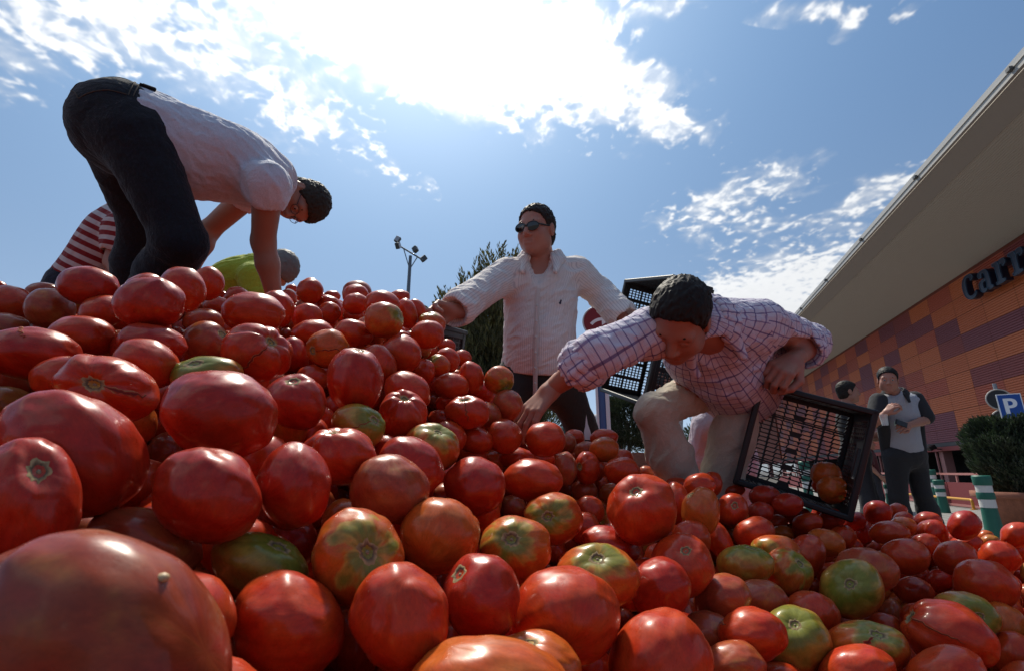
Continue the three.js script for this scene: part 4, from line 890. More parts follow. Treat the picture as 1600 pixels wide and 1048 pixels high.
// ---------------------------------------------------------------- planting
function sprays(n, where, size, dirBias, mats) {   // foliage of many small flame-shaped sprays; where() gives [point, outward direction]
  const pos = [], idx = [], col = [];
  for (let i = 0; i < n; i++) {
    const [p, dir, tone] = where(i), k = 9;
    const up = dir.clone().add(V(rr(-0.35, 0.35), dirBias + rr(-0.2, 0.4), rr(-0.35, 0.35))).normalize(), side = up.clone().cross(V(rr(-1, 1), rr(-1, 1), rr(-1, 1))).normalize(), out = up.clone().cross(side);
    for (let q = 0; q < k; q++) {
      const t = q / k, L = size * rr(0.35, 0.75) * (1 - 0.45 * t), a = rr(0, 6.28), w = size * 0.055, sp = 0.55 * (1 - t * 0.6), c = p.clone().addScaledVector(up, size * t * 0.9), dd = up.clone().addScaledVector(side, Math.cos(a) * sp).addScaledVector(out, Math.sin(a) * sp).normalize(), ww = dd.clone().cross(V(rr(-1, 1), rr(-1, 1), rr(-1, 1))).normalize().multiplyScalar(w);
      const b = pos.length / 3, e = c.clone().addScaledVector(dd, L), m = c.clone().addScaledVector(dd, L * 0.5); pos.push(...c, ...m.clone().add(ww), ...e, ...m.clone().sub(ww)); idx.push(b, b + 1, b + 2, b, b + 2, b + 3);
      const g = tone * rr(0.75, 1.25); for (let z = 0; z < 4; z++) col.push(...mats.map((x) => x * g));
    }
  }
  const g = new THREE.BufferGeometry(); g.setAttribute('position', new THREE.Float32BufferAttribute(pos, 3)); g.setAttribute('color', new THREE.Float32BufferAttribute(col, 3)); g.setIndex(idx); g.computeVertexNormals(); return g;
}
const leafMat = new THREE.MeshPhysicalMaterial({ vertexColors: true, roughness: 0.8, transmission: 0.30, thickness: 0, side: THREE.DoubleSide }), barkMat = std(lin(0.09, 0.065, 0.045), 0.95);
setSeed(31);
{ // conifer behind the man in sunglasses
  const d = 12, foot = at(762, 640, d).setY(0), o = thing('conifer', 'broad olive green conifer with pointed sprays behind the man in sunglasses', 'tree', foot);
  const tops = [[772, 376, 0.72], [802, 378, 0.6], [738, 408, 0.85], [708, 438, 0.85], [830, 395, 0.7], [762, 440, 0.9], [790, 430, 0.9], [692, 472, 0.85], [845, 440, 0.8], [725, 468, 0.95], [684, 515, 0.8]].map(([u, v, r]) => { const p = at(u, v, d + rr(-0.5, 0.5)).sub(foot); return { p, r }; });
  part('trunk', [bar(V(0, 0, 0), V(0.05, 1.7, 0), 0.17, 0.13, 12), ...tops.map((t) => bar(V(0.03, 0.5 + rr(0, 0.9), 0), t.p.clone().lerp(V(0, 2, 0), 0.35), 0.06, 0.02, 7))], barkMat, o);
  part('crown', sprays(9000, () => { const t = tops[Math.floor(rnd() * tops.length)], k = Math.pow(rnd(), 0.6), y = lerp(t.p.y, 1.1 + 0.5 * rnd(), k), a = rr(0, 6.28), r = t.r * Math.min(1, 0.26 + 2.2 * k) * (1 - 0.35 * Math.max(0, k - 0.6) / 0.4) * Math.sqrt(rr(0.25, 1)), cx = lerp(t.p.x, t.p.x * 0.55, k), cz = lerp(t.p.z, t.p.z * 0.5, k); return [V(cx + Math.cos(a) * r, y - 0.3, cz + Math.sin(a) * r), V(Math.cos(a) * 0.4, 0.6, Math.sin(a) * 0.4), 0.6 + 0.7 * rnd()]; }, 0.34, 0.9, [0.125, 0.115, 0.030]), leafMat, o);
}
function pot(o, r, h, m) { part('pot', new THREE.LatheGeometry([[0.01, 0.02], [r * 0.72, 0], [r * 0.92, h * 0.80], [r, h * 0.82], [r * 1.05, h * 0.84], [r * 1.05, h], [r * 0.95, h], [r * 0.9, h * 0.9], [0.01, h * 0.9]].map(([a, b]) => new THREE.Vector2(a, b)), 40), m, o); }
const terracotta = std(lin(0.34, 0.125, 0.075), 0.85, { map: asphaltTex.clone() }); terracotta.map.repeat.set(2, 2);
{
  const base = onGround(1622, 826), o = thing('potted_conifer', 'dense dark green conifer shrub in a terracotta planter at the right edge', 'potted plant', V(base.x, 0.012, base.z)); const d = pix(base)[2], rim = at(1622, 768, d).y - 0.012, top = at(1600, 640, d).y, R = 0.98;
  pot(o, 66 / F * d, rim, terracotta); part('stem', bar(V(0, rim * 0.8, 0), V(0, rim + 0.5, 0), 0.06, 0.04), barkMat, o);
  part('foliage', sprays(7000, () => { const y = rim - 0.02 + Math.pow(rnd(), 0.8) * (top - rim - 0.12), t = (y - rim) / (top - rim), rad = 60 / F * d * (0.62 + 0.7 * t - 0.62 * t * t) * Math.sqrt(rr(0.35, 1)) * (1 + 0.22 * n2(y * 4, 3)), a = rr(0, 6.28), b = 1 + 0.25 * n2(a * 2, y * 3); return [V(Math.cos(a) * rad * b, y - 0.05, Math.sin(a) * rad * b), V(Math.cos(a), 0.4, Math.sin(a)), 0.6 + 0.7 * rnd()]; }, 0.17, 1.0, [0.030, 0.052, 0.018]), leafMat, o);
}
{
  const d = 6.6, c = at(984, 712, d), o = thing('potted_shrub', 'round clipped green shrub in a terracotta planter between the two standing and crouching men', 'potted plant', V(c.x, 0.012, c.z)), rim = c.y + 0.02, mid = at(984, 660, d).y;
  pot(o, 40 / F * d, rim, terracotta); part('stem', bar(V(0, rim * 0.8, 0), V(0, mid, 0), 0.03, 0.02), barkMat, o);
  part('foliage', sprays(5200, () => { const a = rr(0, 6.28), q = rr(-0.95, 1), r = 42 / F * d * Math.cbrt(rr(0.3, 1)) * (1 + 0.08 * n2(a * 2, q * 3)), s = Math.sqrt(1 - q * q); return [V(Math.cos(a) * r * s * 0.98, mid + q * r * 1.08, Math.sin(a) * r * s), V(Math.cos(a) * s, q * 0.6, Math.sin(a) * s), 0.6 + 0.7 * rnd()]; }, 0.075, 0.9, [0.034, 0.052, 0.014]), leafMat, o);
}
for (const [u, v, d, r, lb] of [[1112, 690, 60, 3.2, 'small distant green tree seen between the legs of the crouching man'], [855, 668, 90, 3.5, 'small distant tree beside the dark trousers of the man in sunglasses'], [975, 690, 75, 3.6, 'distant tree low on the horizon behind the potted shrub']]) {
  const c = at(u, v, d), o = thing('distant_tree', lb, 'tree', V(c.x, 0, c.z)); part('trunk', bar(V(0, 0, 0), V(0.1, c.y, 0), 0.25, 0.12), barkMat, o);
  part('crown', sprays(900, () => { const a = rr(0, 6.28), q = rr(-0.8, 1), s = Math.sqrt(1 - q * q), k = r * Math.cbrt(rr(0.2, 1)) * (1 + 0.25 * n2(a * 1.5, q * 2)); return [V(Math.cos(a) * s * k, c.y + q * k * 0.8, Math.sin(a) * s * k), V(Math.cos(a) * s, q, Math.sin(a) * s), 0.6 + 0.6 * rnd()]; }, 0.8, 0.4, [0.05, 0.07, 0.02]), leafMat, o);
}
{
  const c = at(1320, 412, 40), o = thing('roof_antenna', 'thin antenna rod rising above the far roof edge', 'antenna', V(c.x, 10.9, c.z)); part('rod', bar(V(0, 0, 0), V(0, c.y - 10.9 + 0.2, 0), 0.035, 0.02), std(lin(0.1, 0.1, 0.1), 0.5), o); part('tip', new THREE.SphereGeometry(0.08, 10, 8).translate(0, c.y - 10.9 + 0.2, 0), std(lin(0.1, 0.1, 0.1), 0.5), o);
}
// ---------------------------------------------------------------- cloth prints
const stripes = (w, h, rep, f) => tex(w, h, f, { srgb: true, repeat: rep });
const grain = (u, v) => 0.04 * tile2(u, v, 30, 2) + 0.03 * tile2(u, v, 8, 4);
const band = (x, c, w) => ss(w, w * 0.55, Math.abs(((x - c + 0.5) % 1 + 1) % 1 - 0.5));
const plaidTex = stripes(256, 256, [1 / 0.050, 1 / 0.050], (u, v) => {
  const g = 1 + grain(u, v) * 0.6; let c = [0.86 * g, 0.83 * g, 0.88 * g];
  for (const q of [u, v]) { const a = band(q, 0.25, 0.045) * 0.62, b = band(q, 0.75, 0.045) * 0.55, d = band(q, 0.5, 0.012) * 0.25; c = c.map((x, i) => lerp(x, [0.30, 0.24, 0.45][i], a)); c = c.map((x, i) => lerp(x, [0.42, 0.32, 0.52][i], b)); c = c.map((x, i) => lerp(x, [0.7, 0.55, 0.65][i], d)); }
  return c; });
const pinTex = stripes(128, 128, [1 / 0.032, 1 / 0.032], (u, v) => { const g = 1 + grain(u, v), k = Math.max(...[0, 0.25, 0.5, 0.75].map((c) => band(u, c, 0.045))) * 0.30; return [0.88, 0.85, 0.83].map((x, i) => lerp(x, [0.52, 0.50, 0.53][i], k) * g); });
const redTex = stripes(64, 128, [1 / 0.1, 1 / 0.044], (u, v) => { const k = ss(0.46, 0.54, Math.abs(v - 0.5) * 2), g = 1 + grain(u, v); return [lerp(0.78, 0.52, k) * g, lerp(0.73, 0.05, k) * g, lerp(0.72, 0.08, k) * g]; });
const denimTex = stripes(256, 256, [1 / 0.12, 1 / 0.12], (u, v) => { const d = 0.5 + 0.5 * Math.sin((u + v) * Math.PI * 2 * 48), m = 0.8 + 0.5 * tile2(u, v, 3, 1) + 0.25 * tile2(u, v, 12, 5); return [0.085, 0.105, 0.15].map((x) => x * m * (0.8 + 0.35 * d)); });
const plainTex = stripes(128, 128, [1 / 0.1, 1 / 0.1], (u, v) => { const m = 0.93 + 0.05 * tile2(u, v, 4, 1) + 0.05 * tile2(u, v, 16, 5); return [m, m, m]; });
const capOf = (a, b, ra, rb) => { const g = new THREE.CapsuleGeometry((ra + rb) / 2, a.distanceTo(b), 4, 10); g.applyQuaternion(new THREE.Quaternion().setFromUnitVectors(V(0, 1, 0), b.clone().sub(a).normalize())); const m = a.clone().lerp(b, 0.5); return g.translate(m.x, m.y, m.z); };
const flat = (g) => { if (!g.attributes.uv) g.setAttribute('uv', new THREE.Float32BufferAttribute(new Float32Array(g.attributes.position.count * 2), 2)); return g; };

function shirt(f, o) {
  const j = f.j, e = o.e ?? 0.016, prims = [...f.torso(e, o.belly ?? 0)];
  if (o.sag) prims.push(...o.sag);
  const sl = [['L', o.sleeveL ?? o.sleeve], ['R', o.sleeveR ?? o.sleeve]];
  for (const [s, k] of sl) {   // k: 0..1 upper arm, 1..2 forearm
    const S = j['shoulder' + s], E = j['elbow' + s], Wr = j['wrist' + s], ue = e + (o.loose ?? 0.006);
    if (k <= 1) { const q = S.clone().lerp(E, k); prims.push(cap(S, q, (o.sr ?? 0.052) + ue, (o.sr ?? 0.052) - 0.006 + ue + (o.flare ?? 0.008), 0.035)); }
    else { prims.push(cap(S, E, (o.sr ?? 0.052) + ue, 0.042 + ue, 0.035), cap(E, E.clone().lerp(Wr, k - 1), 0.044 + ue, 0.036 + ue + (o.cuff ?? 0), 0.02)); }
  }
  if (o.drape) prims.push(o.drape);
  const cuts = [plane(f.tp(0, o.hem ?? -0.18, 0), f.Y.clone().negate().addScaledVector(f.Z, o.hemTilt ?? 0).normalize())];
  for (const [s, k] of sl) { const S = j['shoulder' + s], E = j['elbow' + s], Wr = j['wrist' + s], a = k <= 1 ? S : E, b = k <= 1 ? E : Wr, q = a.clone().lerp(b, k <= 1 ? k : k - 1), n = b.clone().sub(a).normalize(); cuts.push(minus(cap(q.clone().addScaledVector(n, 0.06), q.clone().addScaledVector(n, 0.16), 0.062, 0.08, 0))); cuts.at(-1).k = 0.004; }
  cuts.push(minus(cap(j.neck.clone().addScaledVector(f.Y, 0.015), f.nape, 0.062 * f.g, 0.075, 0.01)));
  if (o.open) cuts.push(minus(cap(f.tp(0, 1.02, 0.10), f.tp(0, o.open - 0.06, 0.160), 0.060, 0.014, 0.008)));
  const cr = creaseField(o.crease ?? 0.006, o.folds ? f.X.clone().multiplyScalar(o.folds[0]).addScaledVector(f.Y, o.folds[1]).addScaledVector(f.Z, o.folds[2]) : f.Y.clone().addScaledVector(f.X, 0.4), o.seed ?? 0);
  let g = fieldMesh([...prims, ...cuts], o.cell ?? 0.0075, { bump: cr });
  const straight = o.straight ?? '', sleeveBones = (q, o1, o2) => straight.includes(q) ? [[j['shoulder' + q], j['wrist' + q], 0.055, f.Y, o1]] : [[j['shoulder' + q], j['elbow' + q], 0.055, f.Z, o1], [j['elbow' + q], j['wrist' + q], 0.045, f.Z, o2]];
  g = wrapCloth(g, [[f.tp(0, -0.2, 0), f.tp(0, 0.95, 0), 0.15, f.X], ...sleeveBones('L', 0.31, 0.57), ...sleeveBones('R', 0.13, 0.77)]);
  const m = f.put(o.name ?? 'shirt', g, o.mat);
  if (o.collar) {   // a standing band with two points turned over it
    const ring = [], at0 = (a, h, r) => j.neck.clone().addScaledVector(f.X, Math.sin(a) * r * 1.05).addScaledVector(f.Z, Math.cos(a) * r * 0.95 + (h > 0.03 ? -0.006 : 0)).addScaledVector(f.Y, h);
    const g0 = o.collar, N = 18; for (let i = 0; i < N; i++) { const a = g0 + (2 * Math.PI - 2 * g0) * i / N, b = g0 + (2 * Math.PI - 2 * g0) * (i + 1) / N, h = (t) => 0.004 + 0.036 * ss(0, 1.4, Math.min(t, 2 * Math.PI - t)); for (const [dh, r, th] of [[0.014, 0.078, 0.0065], [0.002, 0.087, 0.0065], [-0.012, 0.097, 0.006], [-0.024, 0.106, 0.005]]) ring.push(cap(at0(a, h(a) + dh, r), at0(b, h(b) + dh, r), th, th, 0.012)); }
    for (const s of [-1, 1]) { const a = at0(s * g0, 0.012, 0.088), b = a.clone().addScaledVector(f.X, s * 0.020).addScaledVector(f.Y, -0.062).addScaledVector(f.Z, 0.050), c = at0(s * (g0 + 0.6), 0.006, 0.104), mid = a.clone().lerp(c, 0.5).addScaledVector(f.Z, 0.008); ring.push(cap(a, b, 0.0075, 0.005, 0.012), cap(c, b, 0.0075, 0.005, 0.02), cap(mid, b, 0.0075, 0.005, 0.02), cap(a, c, 0.007, 0.007, 0.015)); }
    f.put('collar', wrapCloth(fieldMesh(ring, 0.0042), [[f.tp(0, 0, 0), f.tp(0, 1, 0), 0.09, f.X]]), o.collarMat ?? o.mat);
  }
  return m;
}
function cuffRoll(f, s, t, r, mat) {   // a sleeve turned back on itself
  const E = f.j['elbow' + s], Wr = f.j['wrist' + s], n = Wr.clone().sub(E).normalize(), c = E.clone().lerp(Wr, t), x = n.clone().cross(V(0, 1, 0)).normalize(), y = n.clone().cross(x), pr = [];
  const ring = (o, R, k) => { for (let i = 0; i < 12; i++) { const q = (a) => c.clone().addScaledVector(n, o + 0.006 * Math.sin(a * 2 + k)).addScaledVector(x, Math.cos(a) * R * (1 + 0.06 * Math.sin(3 * a + k))).addScaledVector(y, Math.sin(a) * R); pr.push(cap(q(i * Math.PI / 6), q((i + 1) * Math.PI / 6), 0.010, 0.010, 0.012)); } };
  ring(0, r, 1); ring(-0.018, r + 0.003, 2); ring(-0.036, r + 0.001, 0.5); ring(-0.052, r - 0.004, 0.2);
  f.put('cuff', wrapCloth(fieldMesh(pr, 0.0048, { bump: creaseField(0.002) }), [[E, Wr, 0.05, f.Z, 0.37]]), mat);
}
function trousers(f, o) {   // each leg a field of its own, so that the legs stay apart
  const j = f.j, e = o.e ?? 0.016, halves = ['L', 'R'].map((sd, i) => {
    const q = i * 0.004, prims = [ell(f.tp(0, -0.02, -0.012), [0.158 * f.g + e - q, 0.135 + e - q, 0.122 * f.g + e - q], f.T, 0.06), cap(f.tp(0, 0.02, 0), f.tp(0, (o.waist ?? 0.17) - 0.06, 0), 0.135 * f.g + e * 0.6 - q, 0.125 * f.g + e * 0.5 - q, 0.05), ...f.leg(j['hip' + sd], j['knee' + sd], j['ankle' + sd], e, o.flare ?? 0.02)];
    return fieldMesh(prims, o.cell ?? 0.009, { bump: creaseField(o.crease ?? 0.006, o.folds ?? j['knee' + sd].clone().sub(j['hip' + sd]).normalize().cross(f.Z).add(V(0, 0.5, 0)), o.seed ?? 3) });
  });
  const g = halves.map((h) => wrapCloth(h, [[j.hipL, j.kneeL, 0.09, f.Z], [j.kneeL, j.ankleL, 0.065, f.Z, 0.4], [j.hipR, j.kneeR, 0.09, f.Z, 0.15], [j.kneeR, j.ankleR, 0.065, f.Z, 0.6], [f.tp(0, -0.1, 0), f.tp(0, 0.3, 0), 0.15, f.X]]));
  return f.put(o.name ?? 'trousers', g, o.mat);
}
function shoes(f, mat, dir) {
  for (const s of ['L', 'R']) { const A = f.j['ankle' + s], d = (dir ?? f.Z).clone().setY(0).normalize(), t = A.clone().addScaledVector(d, 0.15).setY(A.y - 0.055); f.put('shoe', fieldMesh([cap(A.clone().setY(A.y - 0.02), A.clone().addScaledVector(d, 0.02).setY(A.y - 0.045), 0.042, 0.040, 0.02), cap(A.clone().addScaledVector(d, -0.03).setY(A.y - 0.055), t, 0.036, 0.038, 0.02), plane(V(0, A.y - 0.088, 0), V(0, -1, 0))], 0.008), mat); }
}
function spectacles(f, { lens, rim, r = 0.021, dark = false, thick = 0.0014, name = 'glasses' }) {
  const Hd = (x, y, z) => V(x, y, z).multiplyScalar(f.hs).applyMatrix4(f.j.headM).add(f.j.head), out = [];
  const bars = [], ringPts = (x, sy) => { const p = []; for (let i = 0; i <= 24; i++) { const a = i / 24 * Math.PI * 2; p.push(Hd(x + Math.cos(a) * r * 1.25, Math.sin(a) * r * sy, 0.104 - Math.abs(x + Math.cos(a) * r) * 0.22)); } return p; };
  for (const x of [-0.033, 0.033]) bars.push(new THREE.TubeGeometry(new THREE.CatmullRomCurve3(ringPts(x, 0.86), false), 40, thick, 6));
  bars.push(bar(Hd(-0.010, 0.006, 0.106), Hd(0.010, 0.006, 0.106), thick)); for (const s of [-1, 1]) bars.push(bar(Hd(s * 0.060, 0.006, 0.092), Hd(s * 0.080, 0.008, -0.012), thick * (dark ? 1.8 : 1)));
  const m = f.put(name, bars.map(flat), rim);
  for (const x of [-0.033, 0.033]) {
    const pts = ringPts(x, 0.86), c = Hd(x, 0, 0.106 - Math.abs(x) * 0.22), pos = [], idx = []; pos.push(...c); pts.forEach((p) => pos.push(...p)); for (let i = 1; i < pts.length; i++) idx.push(0, i, i + 1 > pts.length - 1 ? 1 : i + 1);
    const g = new THREE.BufferGeometry(); g.setAttribute('position', new THREE.Float32BufferAttribute(pos, 3)); g.setIndex(idx); g.computeVertexNormals(); f.put('lens', g, lens, m);
  }
  return m;
}
const pose = (o, dv = 0) => { const j = {}; for (const k in o) j[k] = Array.isArray(o[k]) ? at(o[k][0], o[k][1] + dv, o[k][2]) : o[k]; return j; };
const lookM = (up, fwd) => { const z = fwd.clone().normalize(), x = up.clone().cross(z).normalize(), y = z.clone().cross(x); return basis(x, y, z); };

// ---------------------------------------------------------------- the man bending over the heap at the left
{
  const j = pose({ pelvis: [199, 208, 1.65], neck: [424, 277, 1.9], hipR: [214, 222, 1.58], hipL: [176, 214, 1.76], kneeR: [283, 378, 1.60], ankleR: [225, 490, 1.82], kneeL: [222, 352, 1.92], ankleL: [208, 490, 2.05],
    shoulderR: [419, 288, 1.72], elbowR: [411, 378, 1.84], wristR: [430, 474, 1.90], shoulderL: [398, 296, 2.06], elbowL: [326, 360, 2.12], wristL: [296, 425, 2.02], head: [468, 314, 2.08], front: V(-0.2, -1, 0.05) });
  j.headM = lookM(V(0.88, -0.06, -0.40), V(0.0, -0.92, 0.34));
  const hm = hairMat(0.030, 0.020, 0.013);
  const f = figure('person', 'person in a pale lilac short-sleeved shirt, dark jeans and glasses bending down over the heap', undefined, j, { skin: [0.34, 0.155, 0.10], hairMat: hm, hair: { thick: 0.012 }, headScale: 0.92,
    hands: [[j.wristR, V(0.02, -1, -0.1), V(-0.6, 0, -0.8), 1, 0.5], [j.wristL, V(-0.1, -1, 0.1), V(1, 0, 0), -1, 0.5]] });
  const mat = cloth(plainTex, lin(0.70, 0.71, 0.80), 0.85, 0.003);
  shirt(f, { mat, e: 0.022, sleeve: 0.20, sr: 0.036, flare: 0.010, hem: 0.065, hemTilt: 0.10, crease: 0.011, belly: 0.03, loose: 0.006, seed: 4, folds: [0.2, 0.8, 0.7], sag: [cap(f.tp(0, 0.16, 0.045), f.tp(0, 0.60, 0.05), 0.12, 0.07, 0.06)] });
  const dm = cloth(denimTex, lin(0.62, 0.66, 0.8), 0.9, 0.004);
  const tr = trousers(f, { mat: dm, e: 0.018, flare: 0.03, waist: 0.24, crease: 0.006, cell: 0.0085 });
  // waistband with its leather patch, back pocket drawn on the seat by seams
  tr.updateWorldMatrix(true, true);
  const caster = new THREE.Raycaster(), onCloth = (p, out) => { const dir = out.clone().normalize(); caster.set(p.clone().addScaledVector(dir, 0.5), dir.clone().negate()); const hit = caster.intersectObject(tr)[0]; return hit ? hit.point.addScaledVector(dir, 0.0015) : p; };
  const ringAt = (a, y) => onCloth(f.tp(0, y, 0), f.X.clone().multiplyScalar(Math.sin(a)).addScaledVector(f.Z, Math.cos(a)));
  const band = []; for (let i = 0; i <= 24; i++) band.push(ringAt(Math.PI - 1.1 + i / 24 * 1.9, 0.085));
  f.put('waistband', [-0.014, -0.005, 0.005, 0.014].map((o) => new THREE.TubeGeometry(new THREE.CatmullRomCurve3(band.map((p) => p.clone().addScaledVector(f.Y, o))), 60, 0.0075, 6)), dm);
  const loop = (a) => { const p = ringAt(a, 0.085), n = p.clone().sub(f.tp(0, 0.085, 0)).normalize(); f.put('belt_loop', bar(p.clone().addScaledVector(f.Y, -0.022).addScaledVector(n, 0.008), p.clone().addScaledVector(f.Y, 0.022).addScaledVector(n, 0.008), 0.005), dm); };
  [Math.PI, Math.PI + 0.75, Math.PI - 0.8].forEach(loop);
  { const p = ringAt(Math.PI + 0.36, 0.085), n = p.clone().sub(f.tp(0, 0.085, 0)).normalize(); f.put('leather_patch', flat(rbox(0.075, 0.036, 0.006, 0.002).applyMatrix4(lookM(f.Y, n)).translate(...p.clone().addScaledVector(n, 0.008))), std(lin(0.24, 0.13, 0.06), 0.7)); }
  const seatDir = f.Z.clone().negate().addScaledVector(f.X, -0.95).normalize(), sx = seatDir.clone().cross(f.Y).normalize(), seatMid = f.tp(-0.06, -0.10, -0.02);
  const seam = (pts) => { const v = []; for (let i = 0; i < pts.length - 1; i++) for (let k = 0; k < 8; k++) { const t = k / 8; v.push(onCloth(seatMid.clone().addScaledVector(sx, lerp(pts[i][0], pts[i + 1][0], t)).addScaledVector(f.Y, lerp(pts[i][1], pts[i + 1][1], t)), seatDir)); } return new THREE.TubeGeometry(new THREE.CatmullRomCurve3(v), v.length * 2, 0.0018, 5); };
  f.put('back_pocket', [[[-0.07, 0.06], [0.07, 0.06], [0.065, -0.07], [0, -0.10], [-0.065, -0.07], [-0.07, 0.06]], [[-0.07, 0.048], [0.07, 0.048]]].map(seam), std(lin(0.075, 0.055, 0.04), 0.9));
  spectacles(f, { rim: std(lin(0.05, 0.05, 0.055), 0.3, { metalness: 0.8 }), lens: new THREE.MeshPhysicalMaterial({ color: lin(0.95, 0.97, 1), transmission: 1, thickness: 0, roughness: 0.03 }), r: 0.020 });
}
// ---------------------------------------------------------------- the man in sunglasses
const gripLeft = at(697, 489, 1.86);
{
  const j = pose({ pelvis: [842, 582, 2.30], neck: [846, 410, 2.27], hipR: [812, 588, 2.28], hipL: [872, 588, 2.30], kneeR: [770, 655, 2.15], ankleR: [765, 790, 2.35], kneeL: [905, 660, 2.36], ankleL: [945, 760, 2.52],
    shoulderR: [792, 430, 2.25], elbowR: [742, 462, 2.06], wristR: [710, 486, 1.90], shoulderL: [902, 428, 2.30], elbowL: [938, 458, 2.36], wristL: [976, 498, 2.22], head: [838, 360, 2.20], front: V(-0.12, 0.1, 1) });
  j.headM = lookM(V(0.04, 1, 0.10), V(-0.52, -0.24, 0.82));
  const hm = hairMat(0.022, 0.015, 0.011);
  const f = figure('person', 'person in sunglasses and an open pinstriped shirt standing behind the heap, holding black crates', undefined, j, { skin: [0.40, 0.17, 0.115], heavy: 1.04, girth: 0.97, hairMat: hm, hair: { thick: 0.007, line: 0.026, side: 0.01 }, eyes: true, headCell: 0.003, headScale: 0.93,
    hands: [[j.wristR, V(-0.75, -0.10, 0.55), V(0.10, -0.75, 0.6), -1, 0.85, 1.02, 0.05, 0.7], [j.wristL, V(0.5, -0.75, 0.2), V(-0.6, -0.5, 0.2), 1, 0.9]] });
  const mat = cloth(pinTex, lin(1, 0.99, 0.99), 0.85, 0.003);
  shirt(f, { mat, e: 0.018, sleeve: 1.86, cuff: 0.012, hem: -0.01, hemTilt: 0.1, crease: 0.011, folds: [0.9, 0.5, 0], belly: 0.03, loose: 0.008, open: 0.78, collar: 0.62, seed: 9, cell: 0.0062, sag: [cap(f.tp(0, -0.2, 0.0), f.tp(0, 0.30, 0.02), 0.158, 0.135, 0.08)] });
  trousers(f, { mat: cloth(plainTex, lin(0.030, 0.034, 0.034), 0.9), e: 0.018, flare: 0.035, waist: 0.1 });
  const pl = []; for (let i = 0; i < 8; i++) pl.push(f.tp(0.0, 0.74 - i * 0.13, 0.157 + 0.034 * Math.sin((i + 1) / 9 * Math.PI)));
  f.put('button_placket', flat(new THREE.TubeGeometry(new THREE.CatmullRomCurve3(pl), 40, 0.010, 6)), mat);
  for (let i = 0; i < 6; i++) f.put('button', flat(new THREE.SphereGeometry(0.0055, 8, 6).translate(...pl[i + 1].clone().addScaledVector(f.Z, 0.009))), std(lin(0.6, 0.6, 0.58), 0.4));
  f.put('embroidered_emblem', [bar(f.tp(0.098, 0.625, 0.150), f.tp(0.102, 0.66, 0.147), 0.004), bar(f.tp(0.094, 0.63, 0.152), f.tp(0.100, 0.645, 0.150), 0.003)].map(flat), std(lin(0.03, 0.03, 0.06), 0.9));
  spectacles(f, { name: 'sunglasses', rim: std(lin(0.01, 0.01, 0.01), 0.3), lens: new THREE.MeshPhysicalMaterial({ color: lin(0.006, 0.005, 0.005), roughness: 0.08, clearcoat: 1 }), r: 0.024, thick: 0.002, dark: true });
}
// ---------------------------------------------------------------- the man in the checked shirt
{
  const j = pose({ pelvis: [1152, 592, 1.92], neck: [1096, 512, 1.52], hipR: [1120, 598, 1.90], hipL: [1180, 590, 1.98], kneeR: [1020, 643, 1.66], ankleR: [1083, 800, 1.74], kneeL: [1166, 606, 1.74], ankleL: [1116, 785, 1.76],
    shoulderR: [1012, 520, 1.46], elbowR: [934, 553, 1.37], wristR: [864, 606, 1.46], shoulderL: [1190, 506, 1.56], elbowL: [1266, 535, 1.78], wristL: [1240, 562, 1.60], head: [1062, 502, 1.42], front: V(0.1, -1, 0.42) });
  j.headM = lookM(V(-0.22, 0.50, 0.84), V(-0.42, -0.86, 0.30));
  const hm = hairMat(0.014, 0.010, 0.008);
  const f = figure('person', 'crouching person in a purple checked shirt and beige trousers, reaching for tomatoes', undefined, j, { skin: [0.37, 0.155, 0.10], heavy: 1.04, headScale: 0.96, headCell: 0.003, hairMat: hm, hair: { thick: 0.010, line: 0.028 }, handCell: 0.003, closed: true,
    hands: [[j.wristR, V(-0.62, -0.66, 0.1), V(0.45, -0.55, -0.6), -1, 0.30, 1.05, 0.14, 0.4], [j.wristL, V(-0.72, -0.42, 0.45), V(-0.30, -0.75, -0.52), 1, [1.0, 0.95, 0.92, 0.9], 1.08, 0.04, 0.6]] });
  const mat = cloth(plaidTex, lin(0.86, 0.86, 0.86), 0.85, 0.003);
  shirt(f, { mat, e: 0.020, sleeve: 1.38, cuff: 0.012, hem: -0.06, crease: 0.010, belly: 0.035, loose: 0.003, open: 0.84, collar: 0.6, seed: 2, cell: 0.0065, straight: 'R', sr: 0.047, folds: [0.9, 0.4, 0.3], sag: [cap(f.tp(0, 0.05, 0.06), f.tp(0, 0.55, 0.09), 0.13, 0.10, 0.06)] });
  cuffRoll(f, 'R', 0.40, 0.062, mat); cuffRoll(f, 'L', 0.42, 0.060, mat);
  trousers(f, { mat: cloth(plainTex, lin(0.62, 0.535, 0.42), 0.9, 0.003), e: 0.002, flare: 0.034, waist: 0.16, crease: 0.014, seed: 8 });
}
